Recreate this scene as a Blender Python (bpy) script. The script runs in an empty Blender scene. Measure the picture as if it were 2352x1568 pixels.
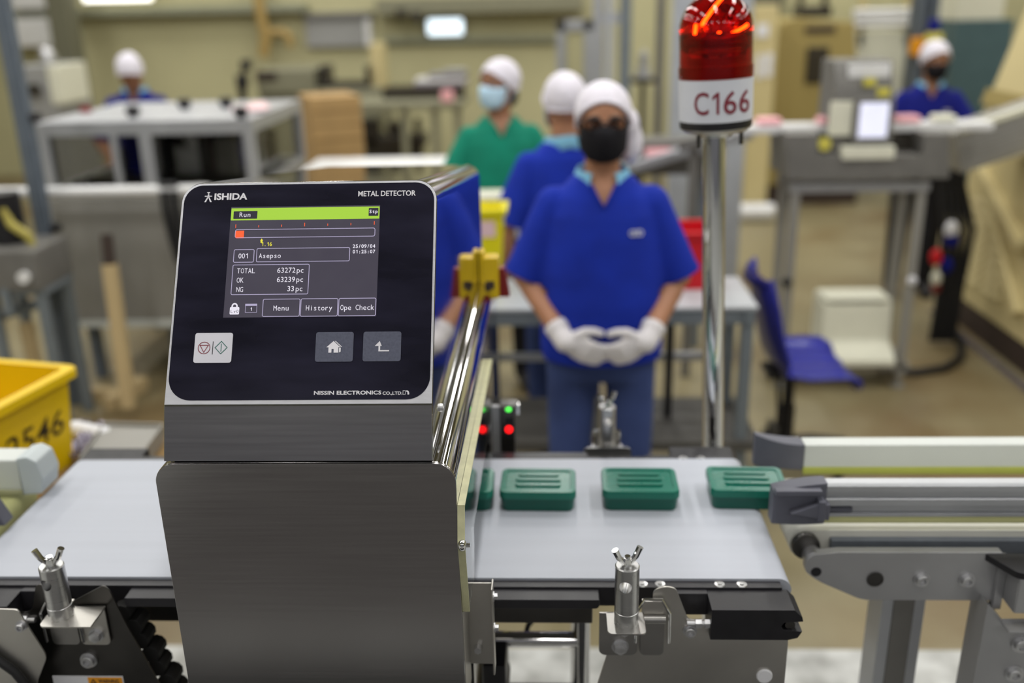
import bpy, bmesh, math, random
from mathutils import Vector, Matrix, Euler

random.seed(7)
S = bpy.context.scene
COL = S.collection
R = math.radians

# ------------------------------------------------------------------ camera
# camera basis in world space (X along the belt, Y away from the viewer, Z up)
CX_ = Vector((0.99904233, 0.03811513, -0.02148615))      # camera right
CD_ = Vector((-0.00744366, -0.33585031, -0.94188596))    # camera down
CF_ = Vector((-0.04311623, 0.94114388, -0.33524496))     # camera forward
EYE = Vector((0.0, 0.0, 1.80))
FPX = 2200.0
cam_d = bpy.data.cameras.new('camera')
cam = bpy.data.objects.new('camera', cam_d)
COL.objects.link(cam)
rot = Matrix((CX_, -CD_, -CF_)).transposed().to_4x4()
cam.matrix_world = Matrix.Translation(EYE) @ rot
cam_d.sensor_fit = 'HORIZONTAL'
cam_d.sensor_width = 36.0
cam_d.lens = 36.0 * FPX / 2352.0
cam_d.clip_start = 0.05
cam_d.clip_end = 60
cam_d.dof.use_dof = True
cam_d.dof.focus_distance = 1.29
cam_d.dof.aperture_fstop = 1.65
S.camera = cam
S.view_settings.view_transform = 'Standard'
S.view_settings.look = 'None'
S.view_settings.gamma = 1.0
S.view_settings.exposure = 0.0
S.view_settings.use_curve_mapping = False
S.cycles.max_bounces = 8
S.cycles.glossy_bounces = 4
S.cycles.transmission_bounces = 6
S.cycles.transparent_max_bounces = 10
S.cycles.sample_clamp_indirect = 6.0

# ------------------------------------------------------------------ world and lamps
w = bpy.data.worlds.new('world')
S.world = w
w.use_nodes = True
w.node_tree.nodes['Background'].inputs[0].default_value = (0.75, 0.80, 0.85, 1)
w.node_tree.nodes['Background'].inputs[1].default_value = 0.12
LAMP_W = 24.0
LAMPS = [(x, y) for y in (-3.4, 0.9, 3.1, 5.3, 7.5, 9.7) for x in (-5.4, -3.6, -1.8, 0.0, 1.8, 3.6, 5.4)]
for i, (lx, ly) in enumerate(LAMPS):
    ld = bpy.data.lights.new('ceiling_lamp', 'AREA')
    ld.shape = 'RECTANGLE'
    ld.size = 0.22
    ld.size_y = 1.25
    ld.energy = LAMP_W
    ld.color = (1.0, 0.985, 0.95)
    lo = bpy.data.objects.new('ceiling_lamp', ld)
    lo.location = (lx, ly, 3.93)
    COL.objects.link(lo)


def at(px, py, x=None, y=None, z=None):
    """point of the given plane seen through a pixel of the 2352x1568 photograph"""
    d = CX_ * (px - 1176) + CD_ * (py - 784) + CF_ * FPX
    if x is not None:
        t = (x - EYE.x) / d.x
    elif y is not None:
        t = (y - EYE.y) / d.y
    else:
        t = (z - EYE.z) / d.z
    return EYE + d * t


# ------------------------------------------------------------------ materials
def lin(c):
    return tuple(((v / 255.0) / 12.92 if v / 255.0 <= 0.04045 else ((v / 255.0 + 0.055) / 1.055) ** 2.4) for v in c)


MATS = {}


def mat(name, rgb, rough=0.5, metal=0.0, var=0.08, scale=14.0, stretch=(1, 1, 1), bump=0.0, rvar=0.08,
        emit=None, estr=1.0, trans=0.0, ior=1.45, alpha=None, coat=0.0, spec=0.5, detail=4.0, bscale=None):
    m = bpy.data.materials.new(name)
    m.use_nodes = True
    nt = m.node_tree
    b = nt.nodes['Principled BSDF']
    col = lin(rgb)
    tc = nt.nodes.new('ShaderNodeTexCoord')
    mp = nt.nodes.new('ShaderNodeMapping')
    mp.inputs['Scale'].default_value = stretch
    nz = nt.nodes.new('ShaderNodeTexNoise')
    nz.inputs['Scale'].default_value = scale
    nz.inputs['Detail'].default_value = detail
    nt.links.new(tc.outputs['Object'], mp.inputs[0])
    nt.links.new(mp.outputs[0], nz.inputs['Vector'])
    rp = nt.nodes.new('ShaderNodeValToRGB')
    rp.color_ramp.elements[0].position = 0.3
    rp.color_ramp.elements[1].position = 0.7
    rp.color_ramp.elements[0].color = tuple(max(0, v * (1 - var)) for v in col) + (1,)
    rp.color_ramp.elements[1].color = tuple(min(1, v * (1 + var)) for v in col) + (1,)
    nt.links.new(nz.outputs['Fac'], rp.inputs[0])
    nt.links.new(rp.outputs[0], b.inputs['Base Color'])
    mr = nt.nodes.new('ShaderNodeMapRange')
    mr.inputs['To Min'].default_value = max(0.0, rough - rvar)
    mr.inputs['To Max'].default_value = min(1.0, rough + rvar)
    nt.links.new(nz.outputs['Fac'], mr.inputs['Value'])
    nt.links.new(mr.outputs[0], b.inputs['Roughness'])
    b.inputs['Metallic'].default_value = metal
    b.inputs['Specular IOR Level'].default_value = spec
    b.inputs['IOR'].default_value = ior
    b.inputs['Coat Weight'].default_value = coat
    b.inputs['Coat Roughness'].default_value = 0.08
    if trans:
        b.inputs['Transmission Weight'].default_value = trans
    if alpha is not None:
        b.inputs['Alpha'].default_value = alpha
    if emit is not None:
        b.inputs['Emission Color'].default_value = lin(emit) + (1,)
        b.inputs['Emission Strength'].default_value = estr
    if bump:
        bp = nt.nodes.new('ShaderNodeBump')
        bp.inputs['Strength'].default_value = bump
        bp.inputs['Distance'].default_value = 0.01
        src = nz
        if bscale:
            src = nt.nodes.new('ShaderNodeTexNoise')
            src.inputs['Scale'].default_value = bscale
            src.inputs['Detail'].default_value = 3
            nt.links.new(mp.outputs[0], src.inputs['Vector'])
        nt.links.new(src.outputs['Fac'], bp.inputs['Height'])
        nt.links.new(bp.outputs[0], b.inputs['Normal'])
    MATS[name] = m
    return m


def floor_mat():
    m = mat('floor_concrete', (134, 124, 94), 0.42, var=0.12, scale=2.2, detail=8, rvar=0.12)
    nt = m.node_tree
    b = nt.nodes['Principled BSDF']
    base = b.inputs['Base Color'].links[0].from_socket
    tc = nt.nodes.new('ShaderNodeTexCoord')
    # rusty stains
    n2 = nt.nodes.new('ShaderNodeTexNoise')
    n2.inputs['Scale'].default_value = 0.9
    n2.inputs['Detail'].default_value = 5
    nt.links.new(tc.outputs['Object'], n2.inputs['Vector'])
    r2 = nt.nodes.new('ShaderNodeValToRGB')
    r2.color_ramp.elements[0].position = 0.46
    r2.color_ramp.elements[1].position = 0.62
    nt.links.new(n2.outputs['Fac'], r2.inputs[0])
    mx = nt.nodes.new('ShaderNodeMix')
    mx.data_type = 'RGBA'
    mx.inputs[7].default_value = lin((112, 95, 64)) + (1,)
    nt.links.new(r2.outputs[0], mx.inputs[0])
    nt.links.new(base, mx.inputs[6])
    # paler bare strip on the near side of the line
    sp = nt.nodes.new('ShaderNodeSeparateXYZ')
    nt.links.new(tc.outputs['Object'], sp.inputs[0])
    lt = nt.nodes.new('ShaderNodeMath')
    lt.operation = 'LESS_THAN'
    lt.inputs[1].default_value = 2.36
    nt.links.new(sp.outputs['Y'], lt.inputs[0])
    n3 = nt.nodes.new('ShaderNodeTexNoise')
    n3.inputs['Scale'].default_value = 9
    n3.inputs['Detail'].default_value = 6
    nt.links.new(tc.outputs['Object'], n3.inputs['Vector'])
    r3 = nt.nodes.new('ShaderNodeValToRGB')
    r3.color_ramp.elements[0].color = lin((150, 150, 146)) + (1,)
    r3.color_ramp.elements[1].color = lin((196, 197, 194)) + (1,)
    r3.color_ramp.elements[0].position = 0.35
    r3.color_ramp.elements[1].position = 0.65
    nt.links.new(n3.outputs['Fac'], r3.inputs[0])
    m2 = nt.nodes.new('ShaderNodeMix')
    m2.data_type = 'RGBA'
    nt.links.new(lt.outputs[0], m2.inputs[0])
    nt.links.new(mx.outputs[2], m2.inputs[6])
    nt.links.new(r3.outputs[0], m2.inputs[7])
    nt.links.new(m2.outputs[2], b.inputs['Base Color'])
    return m


floor_mat()
mat('wall_cream', (184, 179, 140), 0.6, var=0.05, scale=1.5)
mat('wall_slate', (122, 123, 132), 0.7, var=0.06, scale=2)
mat('wall_olive', (104, 103, 84), 0.7, var=0.06, scale=2)
mat('ceiling_grey', (140, 140, 132), 0.8, var=0.05, scale=1)
mat('brushed_steel', (156, 154, 154), 0.19, 1.0, var=0.06, scale=5, stretch=(1.2, 1.2, 40), rvar=0.03)
mat('plate_steel', (196, 193, 187), 0.38, 1.0, var=0.10, scale=9, rvar=0.05)
mat('polished_steel', (208, 207, 206), 0.05, 1.0, var=0.02, scale=9, rvar=0.02)
mat('chrome', (222, 222, 222), 0.06, 1.0, var=0.02, rvar=0.02)
mat('machined_alu', (190, 190, 190), 0.30, 1.0, var=0.05, scale=40, stretch=(1, 1, 8))
mat('anodised_alu', (168, 168, 170), 0.40, 0.6, var=0.04)
mat('alu_profile', (186, 188, 192), 0.42, 0.7, var=0.04)
mat('zinc', (198, 198, 200), 0.42, 1.0, var=0.06, scale=60)
mat('dark_steel', (92, 90, 88), 0.32, 1.0, var=0.08)
mat('black_plastic', (26, 25, 29), 0.42, var=0.15, scale=60, bump=0.02, bscale=250)
mat('black_rail', (38, 37, 41), 0.40, var=0.12, scale=30)
mat('black_rubber', (24, 23, 23), 0.75, var=0.1)
mat('grey_cap', (92, 93, 104), 0.5, var=0.06, scale=30)
mat('pale_cap', (188, 196, 198), 0.45, var=0.04)
mat('belt_white', (178, 182, 192), 0.48, var=0.035, scale=3, stretch=(0.25, 14, 1), rvar=0.04)
mat('belt_cream', (208, 207, 198), 0.5, var=0.03)
mat('rail_white', (200, 204, 200), 0.45, var=0.02)
mat('wear_strip', (176, 182, 84), 0.5, var=0.05)
mat('wear_strip_pale', (196, 196, 140), 0.5, var=0.05)
mat('panel_black', (27, 26, 41), 0.20, var=0.5, scale=5, stretch=(1, 4, 4), rvar=0.07, spec=0.5)
mat('screen_dark', (12, 12, 14), 0.3, emit=(68, 64, 76), estr=1.0, var=0.1, scale=30)
mat('screen_green', (12, 14, 10), 0.4, emit=(166, 210, 62), estr=1.0)
mat('screen_box', (10, 10, 12), 0.35, emit=(42, 40, 52), estr=1.0)
mat('screen_white', (14, 14, 14), 0.4, emit=(232, 228, 240), estr=1.0)
mat('screen_line', (14, 14, 14), 0.4, emit=(176, 168, 198), estr=1.0)
mat('screen_red', (14, 12, 10), 0.4, emit=(255, 98, 48), estr=1.0)
mat('screen_yellow', (14, 14, 10), 0.4, emit=(238, 228, 60), estr=1.0)
mat('print_white', (224, 222, 228), 0.5)
mat('key_grey', (84, 87, 104), 0.4, var=0.12, scale=300)
mat('key_white', (214, 213, 222), 0.4, var=0.03)
mat('print_maroon', (138, 42, 58), 0.5)
mat('print_green', (28, 104, 92), 0.5)
mat('print_dark', (40, 38, 46), 0.5)
mat('soap_green', (6, 86, 72), 0.34, var=0.05, rvar=0.04)
mat('soap_lid', (12, 106, 88), 0.28, var=0.05, rvar=0.04)
mat('acrylic', (236, 240, 236), 0.04, trans=1.0, ior=1.3, var=0.0, rvar=0.02)
mat('acrylic_edge', (206, 204, 164), 0.35, var=0.12, scale=60, trans=0.2)
mat('lever_steel', (160, 158, 155), 0.36, 1.0, var=0.06, scale=20)
mat('bed_grey', (92, 97, 104), 0.5, var=0.08, scale=40)
mat('clip_yellow', (212, 178, 8), 0.38, var=0.08)
mat('clip_red', (128, 26, 20), 0.45, var=0.05, trans=0.15)
mat('beacon_red', (234, 44, 44), 0.03, trans=0.97, ior=1.35, var=0.02, rvar=0.01)
mat('beacon_white', (212, 214, 222), 0.4, var=0.02)
mat('beacon_letter', (128, 44, 58), 0.5)
mat('beacon_streak', (255, 230, 60), 0.3, emit=(255, 240, 50), estr=40.0)  # glow colour for the orange highlight streaks inside the dome
mat('led_red', (255, 20, 20), 0.3, emit=(255, 16, 20), estr=2.5)
mat('led_green', (60, 255, 60), 0.3, emit=(90, 255, 90), estr=1.5)
mat('crate_yellow', (226, 190, 4), 0.42, var=0.05, scale=6)
mat('crate_ink', (52, 38, 6), 0.6, var=0.3, scale=60)
mat('label_white', (226, 226, 230), 0.5)
mat('label_orange', (238, 160, 28), 0.5)
mat('cardboard', (172, 140, 92), 0.75, var=0.06, scale=8)
mat('cardboard_dark', (140, 112, 70), 0.8, var=0.06, scale=8)
mat('wood_pale', (190, 168, 126), 0.65, var=0.12, scale=10, stretch=(1, 1, 0.15))
mat('post_blue', (98, 107, 118), 0.45, 0.2, var=0.08)
mat('bar_white', (226, 226, 226), 0.4, 0.1, var=0.04)
mat('sheet_grey', (146, 144, 138), 0.45, 0.25, var=0.05, scale=3)
mat('tank_grey', (118, 116, 112), 0.45, 0.3, var=0.08)
mat('frame_grey', (120, 128, 134), 0.45, 0.2, var=0.05)
mat('table_grey', (176, 180, 184), 0.30, var=0.05, scale=3)
mat('clear_panel', (214, 214, 210), 0.08, trans=1.0, ior=1.08, var=0.0, rvar=0.0)
mat('machine_cream', (202, 187, 138), 0.5, var=0.05, scale=2)
mat('machine_tan', (154, 137, 82), 0.55, var=0.06, scale=2)
mat('skirt_brown', (58, 46, 40), 0.6, var=0.1)
mat('glass_dark', (52, 48, 42), 0.2, var=0.1)
mat('teal_sheet', (74, 98, 102), 0.5, var=0.06)
mat('lamp_glow', (230, 245, 255), 0.3, emit=(226, 243, 255), estr=1.6)
mat('lamp_tube', (255, 253, 245), 0.3, emit=(255, 252, 240), estr=3.0)
mat('board_grey', (148, 148, 146), 0.5, var=0.05, scale=2)
mat('pipe_tan', (166, 140, 84), 0.5, var=0.08)
mat('conduit_green', (140, 142, 122), 0.5, var=0.06)
mat('column_grey', (176, 180, 188), 0.45, 0.15, var=0.05)
mat('bench_olive', (128, 126, 104), 0.6, var=0.08)
mat('box_cream', (218, 217, 198), 0.5, var=0.03)
mat('pink_soap', (240, 176, 182), 0.45, var=0.04)
mat('chair_blue', (40, 44, 138), 0.30, var=0.06, scale=6)
mat('bin_red', (206, 16, 30), 0.42, var=0.05)
mat('bin_yellow', (236, 224, 14), 0.42, var=0.04)
mat('label_pink', (240, 206, 208), 0.5)
mat('cloth_blue', (26, 48, 158), 0.85, var=0.10, scale=12, bump=0.35, bscale=9, spec=0.2)
mat('cloth_blue_dark', (22, 28, 116), 0.85, var=0.12, scale=12, bump=0.2, bscale=9, spec=0.2)
mat('cloth_green', (24, 126, 102), 0.85, var=0.12, scale=9, bump=0.4, bscale=8, spec=0.2)
mat('collar_sky', (134, 196, 226), 0.8, var=0.05)
mat('denim', (56, 69, 112), 0.9, var=0.38, scale=4, bump=0.25, bscale=60, spec=0.2)
mat('trouser_black', (34, 33, 36), 0.9, var=0.1, spec=0.2)
mat('hairnet', (224, 220, 230), 0.8, var=0.06, scale=22, bump=0.5, bscale=30, spec=0.2)
mat('skin', (172, 122, 92), 0.5, var=0.06, scale=9)
mat('skin_tan', (150, 104, 76), 0.5, var=0.06, scale=9)
mat('hair_dark', (30, 24, 22), 0.6, var=0.1)
mat('eye_white', (226, 220, 214), 0.3)
mat('mask_black', (28, 27, 31), 0.85, var=0.1, spec=0.2)
mat('mask_blue', (186, 216, 236), 0.8, var=0.04, spec=0.2)
mat('glove_white', (218, 214, 216), 0.85, var=0.05, scale=40, bump=0.2, bscale=160, spec=0.2)
mat('spectacle_black', (24, 20, 22), 0.3)
mat('lens_clear', (206, 198, 198), 0.04, trans=1.0, ior=1.05, var=0.0, rvar=0.0)
mat('shelf_dark', (86, 84, 80), 0.5, var=0.1)
mat('rim_alu', (214, 214, 220), 0.42, 0.9, var=0.03, scale=60, stretch=(1, 1, 8))
mat('added_mat_black', (30, 30, 32), 0.85, var=0.2, scale=40)
mat('shoe_dark', (36, 34, 36), 0.6)
mat('floor_mat', (98, 95, 94), 0.8, var=0.2, scale=40)
mat('foil_violet', (150, 144, 158), 0.25, 0.75, var=0.08)
mat('bag_clear', (214, 210, 200), 0.3, var=0.1, trans=0.3)
mat('cable_black', (26, 26, 28), 0.5)
mat('hose_yellow', (172, 160, 78), 0.5)
mat('sticker_yellow', (206, 196, 84), 0.5)
mat('display_lit', (214, 216, 234), 0.3, emit=(206, 208, 230), estr=0.75)


# ------------------------------------------------------------------ mesh building
def rrect(x0, x1, z0, z1, r=(0, 0, 0, 0), n=6):
    """rounded rectangle, corners in order lower-left, lower-right, upper-right, upper-left"""
    if not isinstance(r, (tuple, list)):
        r = (r,) * 4
    pts = []
    for k, (cx, cz, a0) in enumerate(((x0, z0, 180), (x1, z0, 270), (x1, z1, 0), (x0, z1, 90))):
        q = r[k]
        if q <= 0:
            pts.append((cx, cz))
            continue
        ox = cx + (q if cx == x0 else -q)
        oz = cz + (q if cz == z0 else -q)
        for i in range(n + 1):
            a = R(a0 + 90.0 * i / n)
            pts.append((ox + q * math.cos(a), oz + q * math.sin(a)))
    return pts


def roundpoly(pts, rad, n=5):
    out = []
    N = len(pts)
    for i, p in enumerate(pts):
        r = rad[i] if isinstance(rad, (list, tuple)) else rad
        if r <= 0:
            out.append(p)
            continue
        a = Vector(pts[i - 1])
        b = Vector(p)
        c = Vector(pts[(i + 1) % N])
        u = (a - b)
        v = (c - b)
        t = min(r, u.length * 0.45, v.length * 0.45)
        p0 = b + u.normalized() * t
        p1 = b + v.normalized() * t
        for k in range(n + 1):
            s = k / n
            q = p0.lerp(b, s).lerp(b.lerp(p1, s), s)
            out.append((q.x, q.y))
    return out


class MB:
    def __init__(self):
        self.bm = bmesh.new()

    def _add(self, verts, faces):
        vs = [self.bm.verts.new(v) for v in verts]
        for f in faces:
            try:
                self.bm.faces.new([vs[i] for i in f])
            except ValueError:
                pass
        return vs

    def box(self, x0, x1, y0, y1, z0, z1, bev=0.0, M=None, seg=2):
        v = [(x, y, z) for x in (x0, x1) for y in (y0, y1) for z in (z0, z1)]
        f = [(0, 1, 3, 2), (4, 6, 7, 5), (0, 4, 5, 1), (2, 3, 7, 6), (0, 2, 6, 4), (1, 5, 7, 3)]
        t = bmesh.new()
        vs = [t.verts.new(p) for p in v]
        for q in f:
            t.faces.new([vs[i] for i in q])
        if bev:
            bmesh.ops.bevel(t, geom=list(t.edges), offset=bev, segments=seg, affect='EDGES', profile=0.5)
        self._merge(t, M)
        return self

    def _merge(self, t, M=None):
        if M is not None:
            bmesh.ops.transform(t, matrix=M, verts=t.verts)
        me = bpy.data.meshes.new('tmp')
        t.to_mesh(me)
        t.free()
        self.bm.from_mesh(me)
        bpy.data.meshes.remove(me)

    def prism(self, pts, axis, a0, a1, bev=0.0, M=None, seg=2):
        t = bmesh.new()

        def P(p, a):
            return (a, p[0], p[1]) if axis == 'x' else (p[0], a, p[1]) if axis == 'y' else (p[0], p[1], a)
        A = [t.verts.new(P(p, a0)) for p in pts]
        B = [t.verts.new(P(p, a1)) for p in pts]
        n = len(pts)
        t.faces.new(A)
        t.faces.new(B[::-1])
        for i in range(n):
            j = (i + 1) % n
            t.faces.new((A[j], A[i], B[i], B[j]))
        bmesh.ops.recalc_face_normals(t, faces=t.faces)
        if bev:
            ee = [e for e in t.edges if len(e.link_faces) == 2 and e.calc_face_angle(0) > R(30)]
            bmesh.ops.bevel(t, geom=ee, offset=bev, segments=seg, affect='EDGES', profile=0.5)
        self._merge(t, M)
        return self

    def cyl(self, p0, p1, r0, r1=None, n=20, cap=True, bev=0.0):
        r1 = r0 if r1 is None else r1
        p0 = Vector(p0)
        p1 = Vector(p1)
        d = (p1 - p0)
        L = d.length
        t = bmesh.new()
        bmesh.ops.create_cone(t, cap_ends=cap, cap_tris=False, segments=n, radius1=r0, radius2=r1, depth=L)
        if bev:
            ee = [e for e in t.edges if len(e.link_faces) == 2 and e.calc_face_angle(0) > R(40)]
            bmesh.ops.bevel(t, geom=ee, offset=bev, segments=2, affect='EDGES', profile=0.5)
        M = Matrix.Translation((p0 + p1) / 2) @ d.to_track_quat('Z', 'Y').to_matrix().to_4x4()
        self._merge(t, M)
        return self

    def lathe(self, prof, c=(0, 0, 0), n=32, M=None):
        t = bmesh.new()
        rings = []
        for r, z in prof:
            if r <= 1e-6:
                rings.append([t.verts.new((c[0], c[1], c[2] + z))])
            else:
                rings.append([t.verts.new((c[0] + r * math.cos(2 * math.pi * k / n), c[1] + r * math.sin(2 * math.pi * k / n), c[2] + z)) for k in range(n)])
        for a, b in zip(rings, rings[1:]):
            for k in range(n):
                l = (k + 1) % n
                if len(a) == 1 and len(b) == 1:
                    continue
                if len(a) == 1:
                    t.faces.new((a[0], b[l], b[k]))
                elif len(b) == 1:
                    t.faces.new((a[k], a[l], b[0]))
                else:
                    t.faces.new((a[k], a[l], b[l], b[k]))
        bmesh.ops.recalc_face_normals(t, faces=t.faces)
        self._merge(t, M)
        return self

    def ell(self, c, r, n=20, m=14, M=None):
        t = bmesh.new()
        bmesh.ops.create_uvsphere(t, u_segments=n, v_segments=m, radius=1.0)
        X = Matrix.Translation(c) @ Matrix.Diagonal((r[0], r[1], r[2], 1))
        self._merge(t, (M @ X) if M is not None else X)
        return self

    def loft(self, rings, cap=True, closed=True):
        vs = [[self.bm.verts.new(p) for p in ring] for ring in rings]
        n = len(rings[0])
        fs = []
        for a, b in zip(vs, vs[1:]):
            for k in range(n if closed else n - 1):
                l = (k + 1) % n
                fs.append(self.bm.faces.new((a[k], a[l], b[l], b[k])))
        if cap:
            fs.append(self.bm.faces.new(vs[0][::-1]))
            fs.append(self.bm.faces.new(vs[-1]))
        bmesh.ops.recalc_face_normals(self.bm, faces=fs)
        return self

    def tube(self, path, r, n=10, cap=True):
        path = [Vector(p) for p in path]
        rr = r if isinstance(r, (list, tuple)) else [r] * len(path)
        rings = []
        ref = Vector((0.13, 0.31, 0.94)).normalized()
        for i, p in enumerate(path):
            if i == 0:
                d = path[1] - p
            elif i == len(path) - 1:
                d = p - path[-2]
            else:
                d = (path[i + 1] - p).normalized() + (p - path[i - 1]).normalized()
            d.normalize()
            a = d.cross(ref)
            if a.length < 0.1:
                a = d.cross(Vector((1, 0, 0)))
            a.normalize()
            b = d.cross(a)
            rings.append([p + (a * math.cos(2 * math.pi * k / n) + b * math.sin(2 * math.pi * k / n)) * rr[i] for k in range(n)])
        return self.loft(rings, cap)

    def bar(self, p0, p1, wx, wy, up=(0, 0, 1), bev=0.0):
        """square bar between two points"""
        p0 = Vector(p0)
        p1 = Vector(p1)
        d = p1 - p0
        z = d.normalized()
        u = Vector(up)
        if abs(z.dot(u)) > 0.95:
            u = Vector((0, 1, 0))
        x = u.cross(z).normalized()
        y = z.cross(x)
        M = Matrix((x, y, z)).transposed().to_4x4()
        M.translation = p0
        return self.box(-wx / 2, wx / 2, -wy / 2, wy / 2, 0, d.length, bev, M)

    def poly(self, pts):
        vs = [self.bm.verts.new(p) for p in pts]
        self.bm.faces.new(vs)
        return self

    def build(self, name, m, parent=None, smooth=32, W=None):
        me = bpy.data.meshes.new(name)
        bm = self.bm
        Wm = WORLD.get(parent.name) if parent is not None else W
        if Wm is not None:
            bmesh.ops.transform(bm, matrix=Wm.inverted(), verts=bm.verts)
        bmesh.ops.remove_doubles(bm, verts=bm.verts, dist=1e-6)
        bm.to_mesh(me)
        bm.free()
        return link(name, me, m, parent, smooth, Wm)


WORLD = {}


def link(name, me, m, parent=None, smooth=32, Wm=None):
    if smooth:
        me.shade_smooth()
        me.set_sharp_from_angle(angle=R(smooth))
    if m is not None:
        me.materials.append(MATS[m])
    o = bpy.data.objects.new(name, me)
    COL.objects.link(o)
    if smooth and 8 < len(me.polygons) < 4000:
        wn = o.modifiers.new('normals', 'WEIGHTED_NORMAL')
        wn.keep_sharp = True
    if parent is not None:
        o.parent = parent
        WORLD[o.name] = WORLD[parent.name]
    else:
        Wm = Wm or Matrix.Identity(4)
        o.matrix_world = Wm
        WORLD[o.name] = Wm
    return o


def thing(name, label, cat, loc=(0, 0, 0), rz=0.0, group=None):
    o = bpy.data.objects.new(name, None)
    o.empty_display_size = 0.05
    COL.objects.link(o)
    M = Matrix.Translation(Vector(loc)) @ Matrix.Rotation(rz, 4, 'Z')
    o.location = loc
    o.rotation_euler = (0, 0, rz)
    WORLD[o.name] = M
    o['label'] = label
    o['category'] = cat
    if group:
        o['group'] = group
    return o


def tag(o, label, cat, group=None):
    o['label'] = label
    o['category'] = cat
    if group:
        o['group'] = group
    return o


def struct(name, mb, m, smooth=0):
    o = mb.build(name, m, None, smooth)
    o['kind'] = 'structure'
    return o


def copy_thing(root, loc, label=None, rz=None):
    def cp(o, par):
        c = o.copy()
        COL.objects.link(c)
        if par is not None:
            c.parent = par
        for ch in list(o.children):
            cp(ch, c)
        return c
    c = cp(root, None)
    c.location = loc
    if rz is not None:
        c.rotation_euler = (0, 0, rz)
    if label:
        c['label'] = label
    return c


# ------------------------------------------------------------------ lettering
_T = {}


def glyphs(s, bold=0.0):
    """flat letter mesh of the string; cap height 1, starting at x = 0"""
    key = (s, bold)
    if key not in _T:
        cu = bpy.data.curves.new('t', 'FONT')
        cu.body = s
        cu.size = 1.0
        cu.resolution_u = 3
        cu.offset = bold
        ob = bpy.data.objects.new('t', cu)
        COL.objects.link(ob)
        bpy.context.view_layer.update()
        dg = bpy.context.evaluated_depsgraph_get()
        me = bpy.data.meshes.new_from_object(ob.evaluated_get(dg))
        vs = [v.co.xy.copy() for v in me.vertices]
        fs = [tuple(p.vertices) for p in me.polygons]
        bpy.data.objects.remove(ob)
        bpy.data.curves.remove(cu)
        bpy.data.meshes.remove(me)
        _T[key] = (vs, fs)
    return _T[key]


_hv = glyphs('H')[0]
CAP = max(v.y for v in _hv)
_W = CAP * 0.125


def one_glyph(b):
    w_ = _W / 2 + b
    pts = [(0.27 - w_, 0), (0.27 + w_, 0), (0.27 + w_, CAP), (0.27 - w_ * 0.6, CAP), (0.06, CAP * 0.80 + b), (0.06, CAP * 0.66 - b), (0.27 - w_, CAP * 0.80)]
    return [Vector(p) for p in pts], [(0, 1, 2, 3, 6), (3, 4, 5, 6)]


for _b in (0.0, 0.004, 0.03, 0.024, 0.006, 0.01, 0.018, 0.02):
    _T[('1', _b)] = one_glyph(_b)


def put_text(mb, s, O, U, V, h, bold=0.0, align='l', width=None, mono=None, slant=0.0):
    """write s with cap height h; O origin on the baseline, U and V unit directions; width squeezes the line to fit"""
    k = h / CAP
    if mono:
        n = len(s)
        x0 = {'l': 0, 'c': -n * mono / 2, 'r': -n * mono}[align]
        for i, ch in enumerate(s):
            if ch == ' ':
                continue
            vs, fs = glyphs(ch, bold)
            a = min(v.x for v in vs)
            b = max(v.x for v in vs)
            sx = min(k, mono * 0.84 / max(b - a, 1e-6))
            c = x0 + (i + 0.5) * mono
            mb._add([O + U * (c + (v.x - (a + b) / 2) * sx) + V * (v.y * k) for v in vs], fs)
        return
    vs, fs = glyphs(s, bold)
    a = min(v.x for v in vs)
    b = max(v.x for v in vs)
    sx = k if width is None else width / (b - a)
    x0 = {'l': 0, 'c': -(b - a) * sx / 2, 'r': -(b - a) * sx}[align]
    mb._add([O + U * (x0 + (v.x - a) * sx + slant * v.y * k) + V * (v.y * k) for v in vs], fs)

# ================================================================== SETTING
struct('floor', MB().box(-9, 9, -5, 12, -0.2, 0.0), 'floor_concrete')
struct('wall_back', MB().box(-9, 9, 11.0, 11.2, 0, 4.6), 'wall_cream')
struct('wall_left', MB().box(-9.2, -9, -5, 11.2, 0, 4.6), 'wall_cream')
struct('wall_right', MB().box(9, 9.2, -5, 11.2, 0, 4.6), 'wall_cream')
struct('wall_front', MB().box(-9, 9, -5.2, -5, 0, 4.6), 'wall_slate')
struct('ceiling', MB().box(-9.2, 9.2, -5.2, 11.2, 4.6, 4.8), 'ceiling_grey')

# ================================================================== METAL DETECTOR
XL, XR = -0.529, -0.129
det = thing('metal_detector', 'stainless steel metal detector with tilted black control panel and lit screen over the white belt', 'metal detector', (-0.33, 1.6, 0.0))
# lower head: an inverted U over the belt, long top edges rolled
mb = MB()
prof = [(1.12, 0.62), (1.12, 1.235), (2.10, 1.235), (2.10, 0.62), (1.765, 0.62), (1.765, 1.06), (1.245, 1.06), (1.245, 0.62)]
t = bmesh.new()
A = [t.verts.new((XL, p[0], p[1])) for p in prof]
B = [t.verts.new((XR, p[0], p[1])) for p in prof]
t.faces.new(A)
t.faces.new(B[::-1])
for i in range(len(prof)):
    j = (i + 1) % len(prof)
    t.faces.new((A[j], A[i], B[i], B[j]))
bmesh.ops.recalc_face_normals(t, faces=t.faces)
ee = [e for e in t.edges if all(abs(v.co.z - 1.235) < 1e-4 for v in e.verts) and abs(e.verts[0].co.x - e.verts[1].co.x) < 1e-4]
bmesh.ops.bevel(t, geom=ee, offset=0.028, segments=10, affect='EDGES', profile=0.5)
ee = [e for e in t.edges if len(e.link_faces) == 2 and e.calc_face_angle(0) > R(50)]
bmesh.ops.bevel(t, geom=ee, offset=0.0016, segments=2, affect='EDGES', profile=0.5)
mb._merge(t)
head = mb.build('tunnel_head', 'polished_steel', det, 25)
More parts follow.
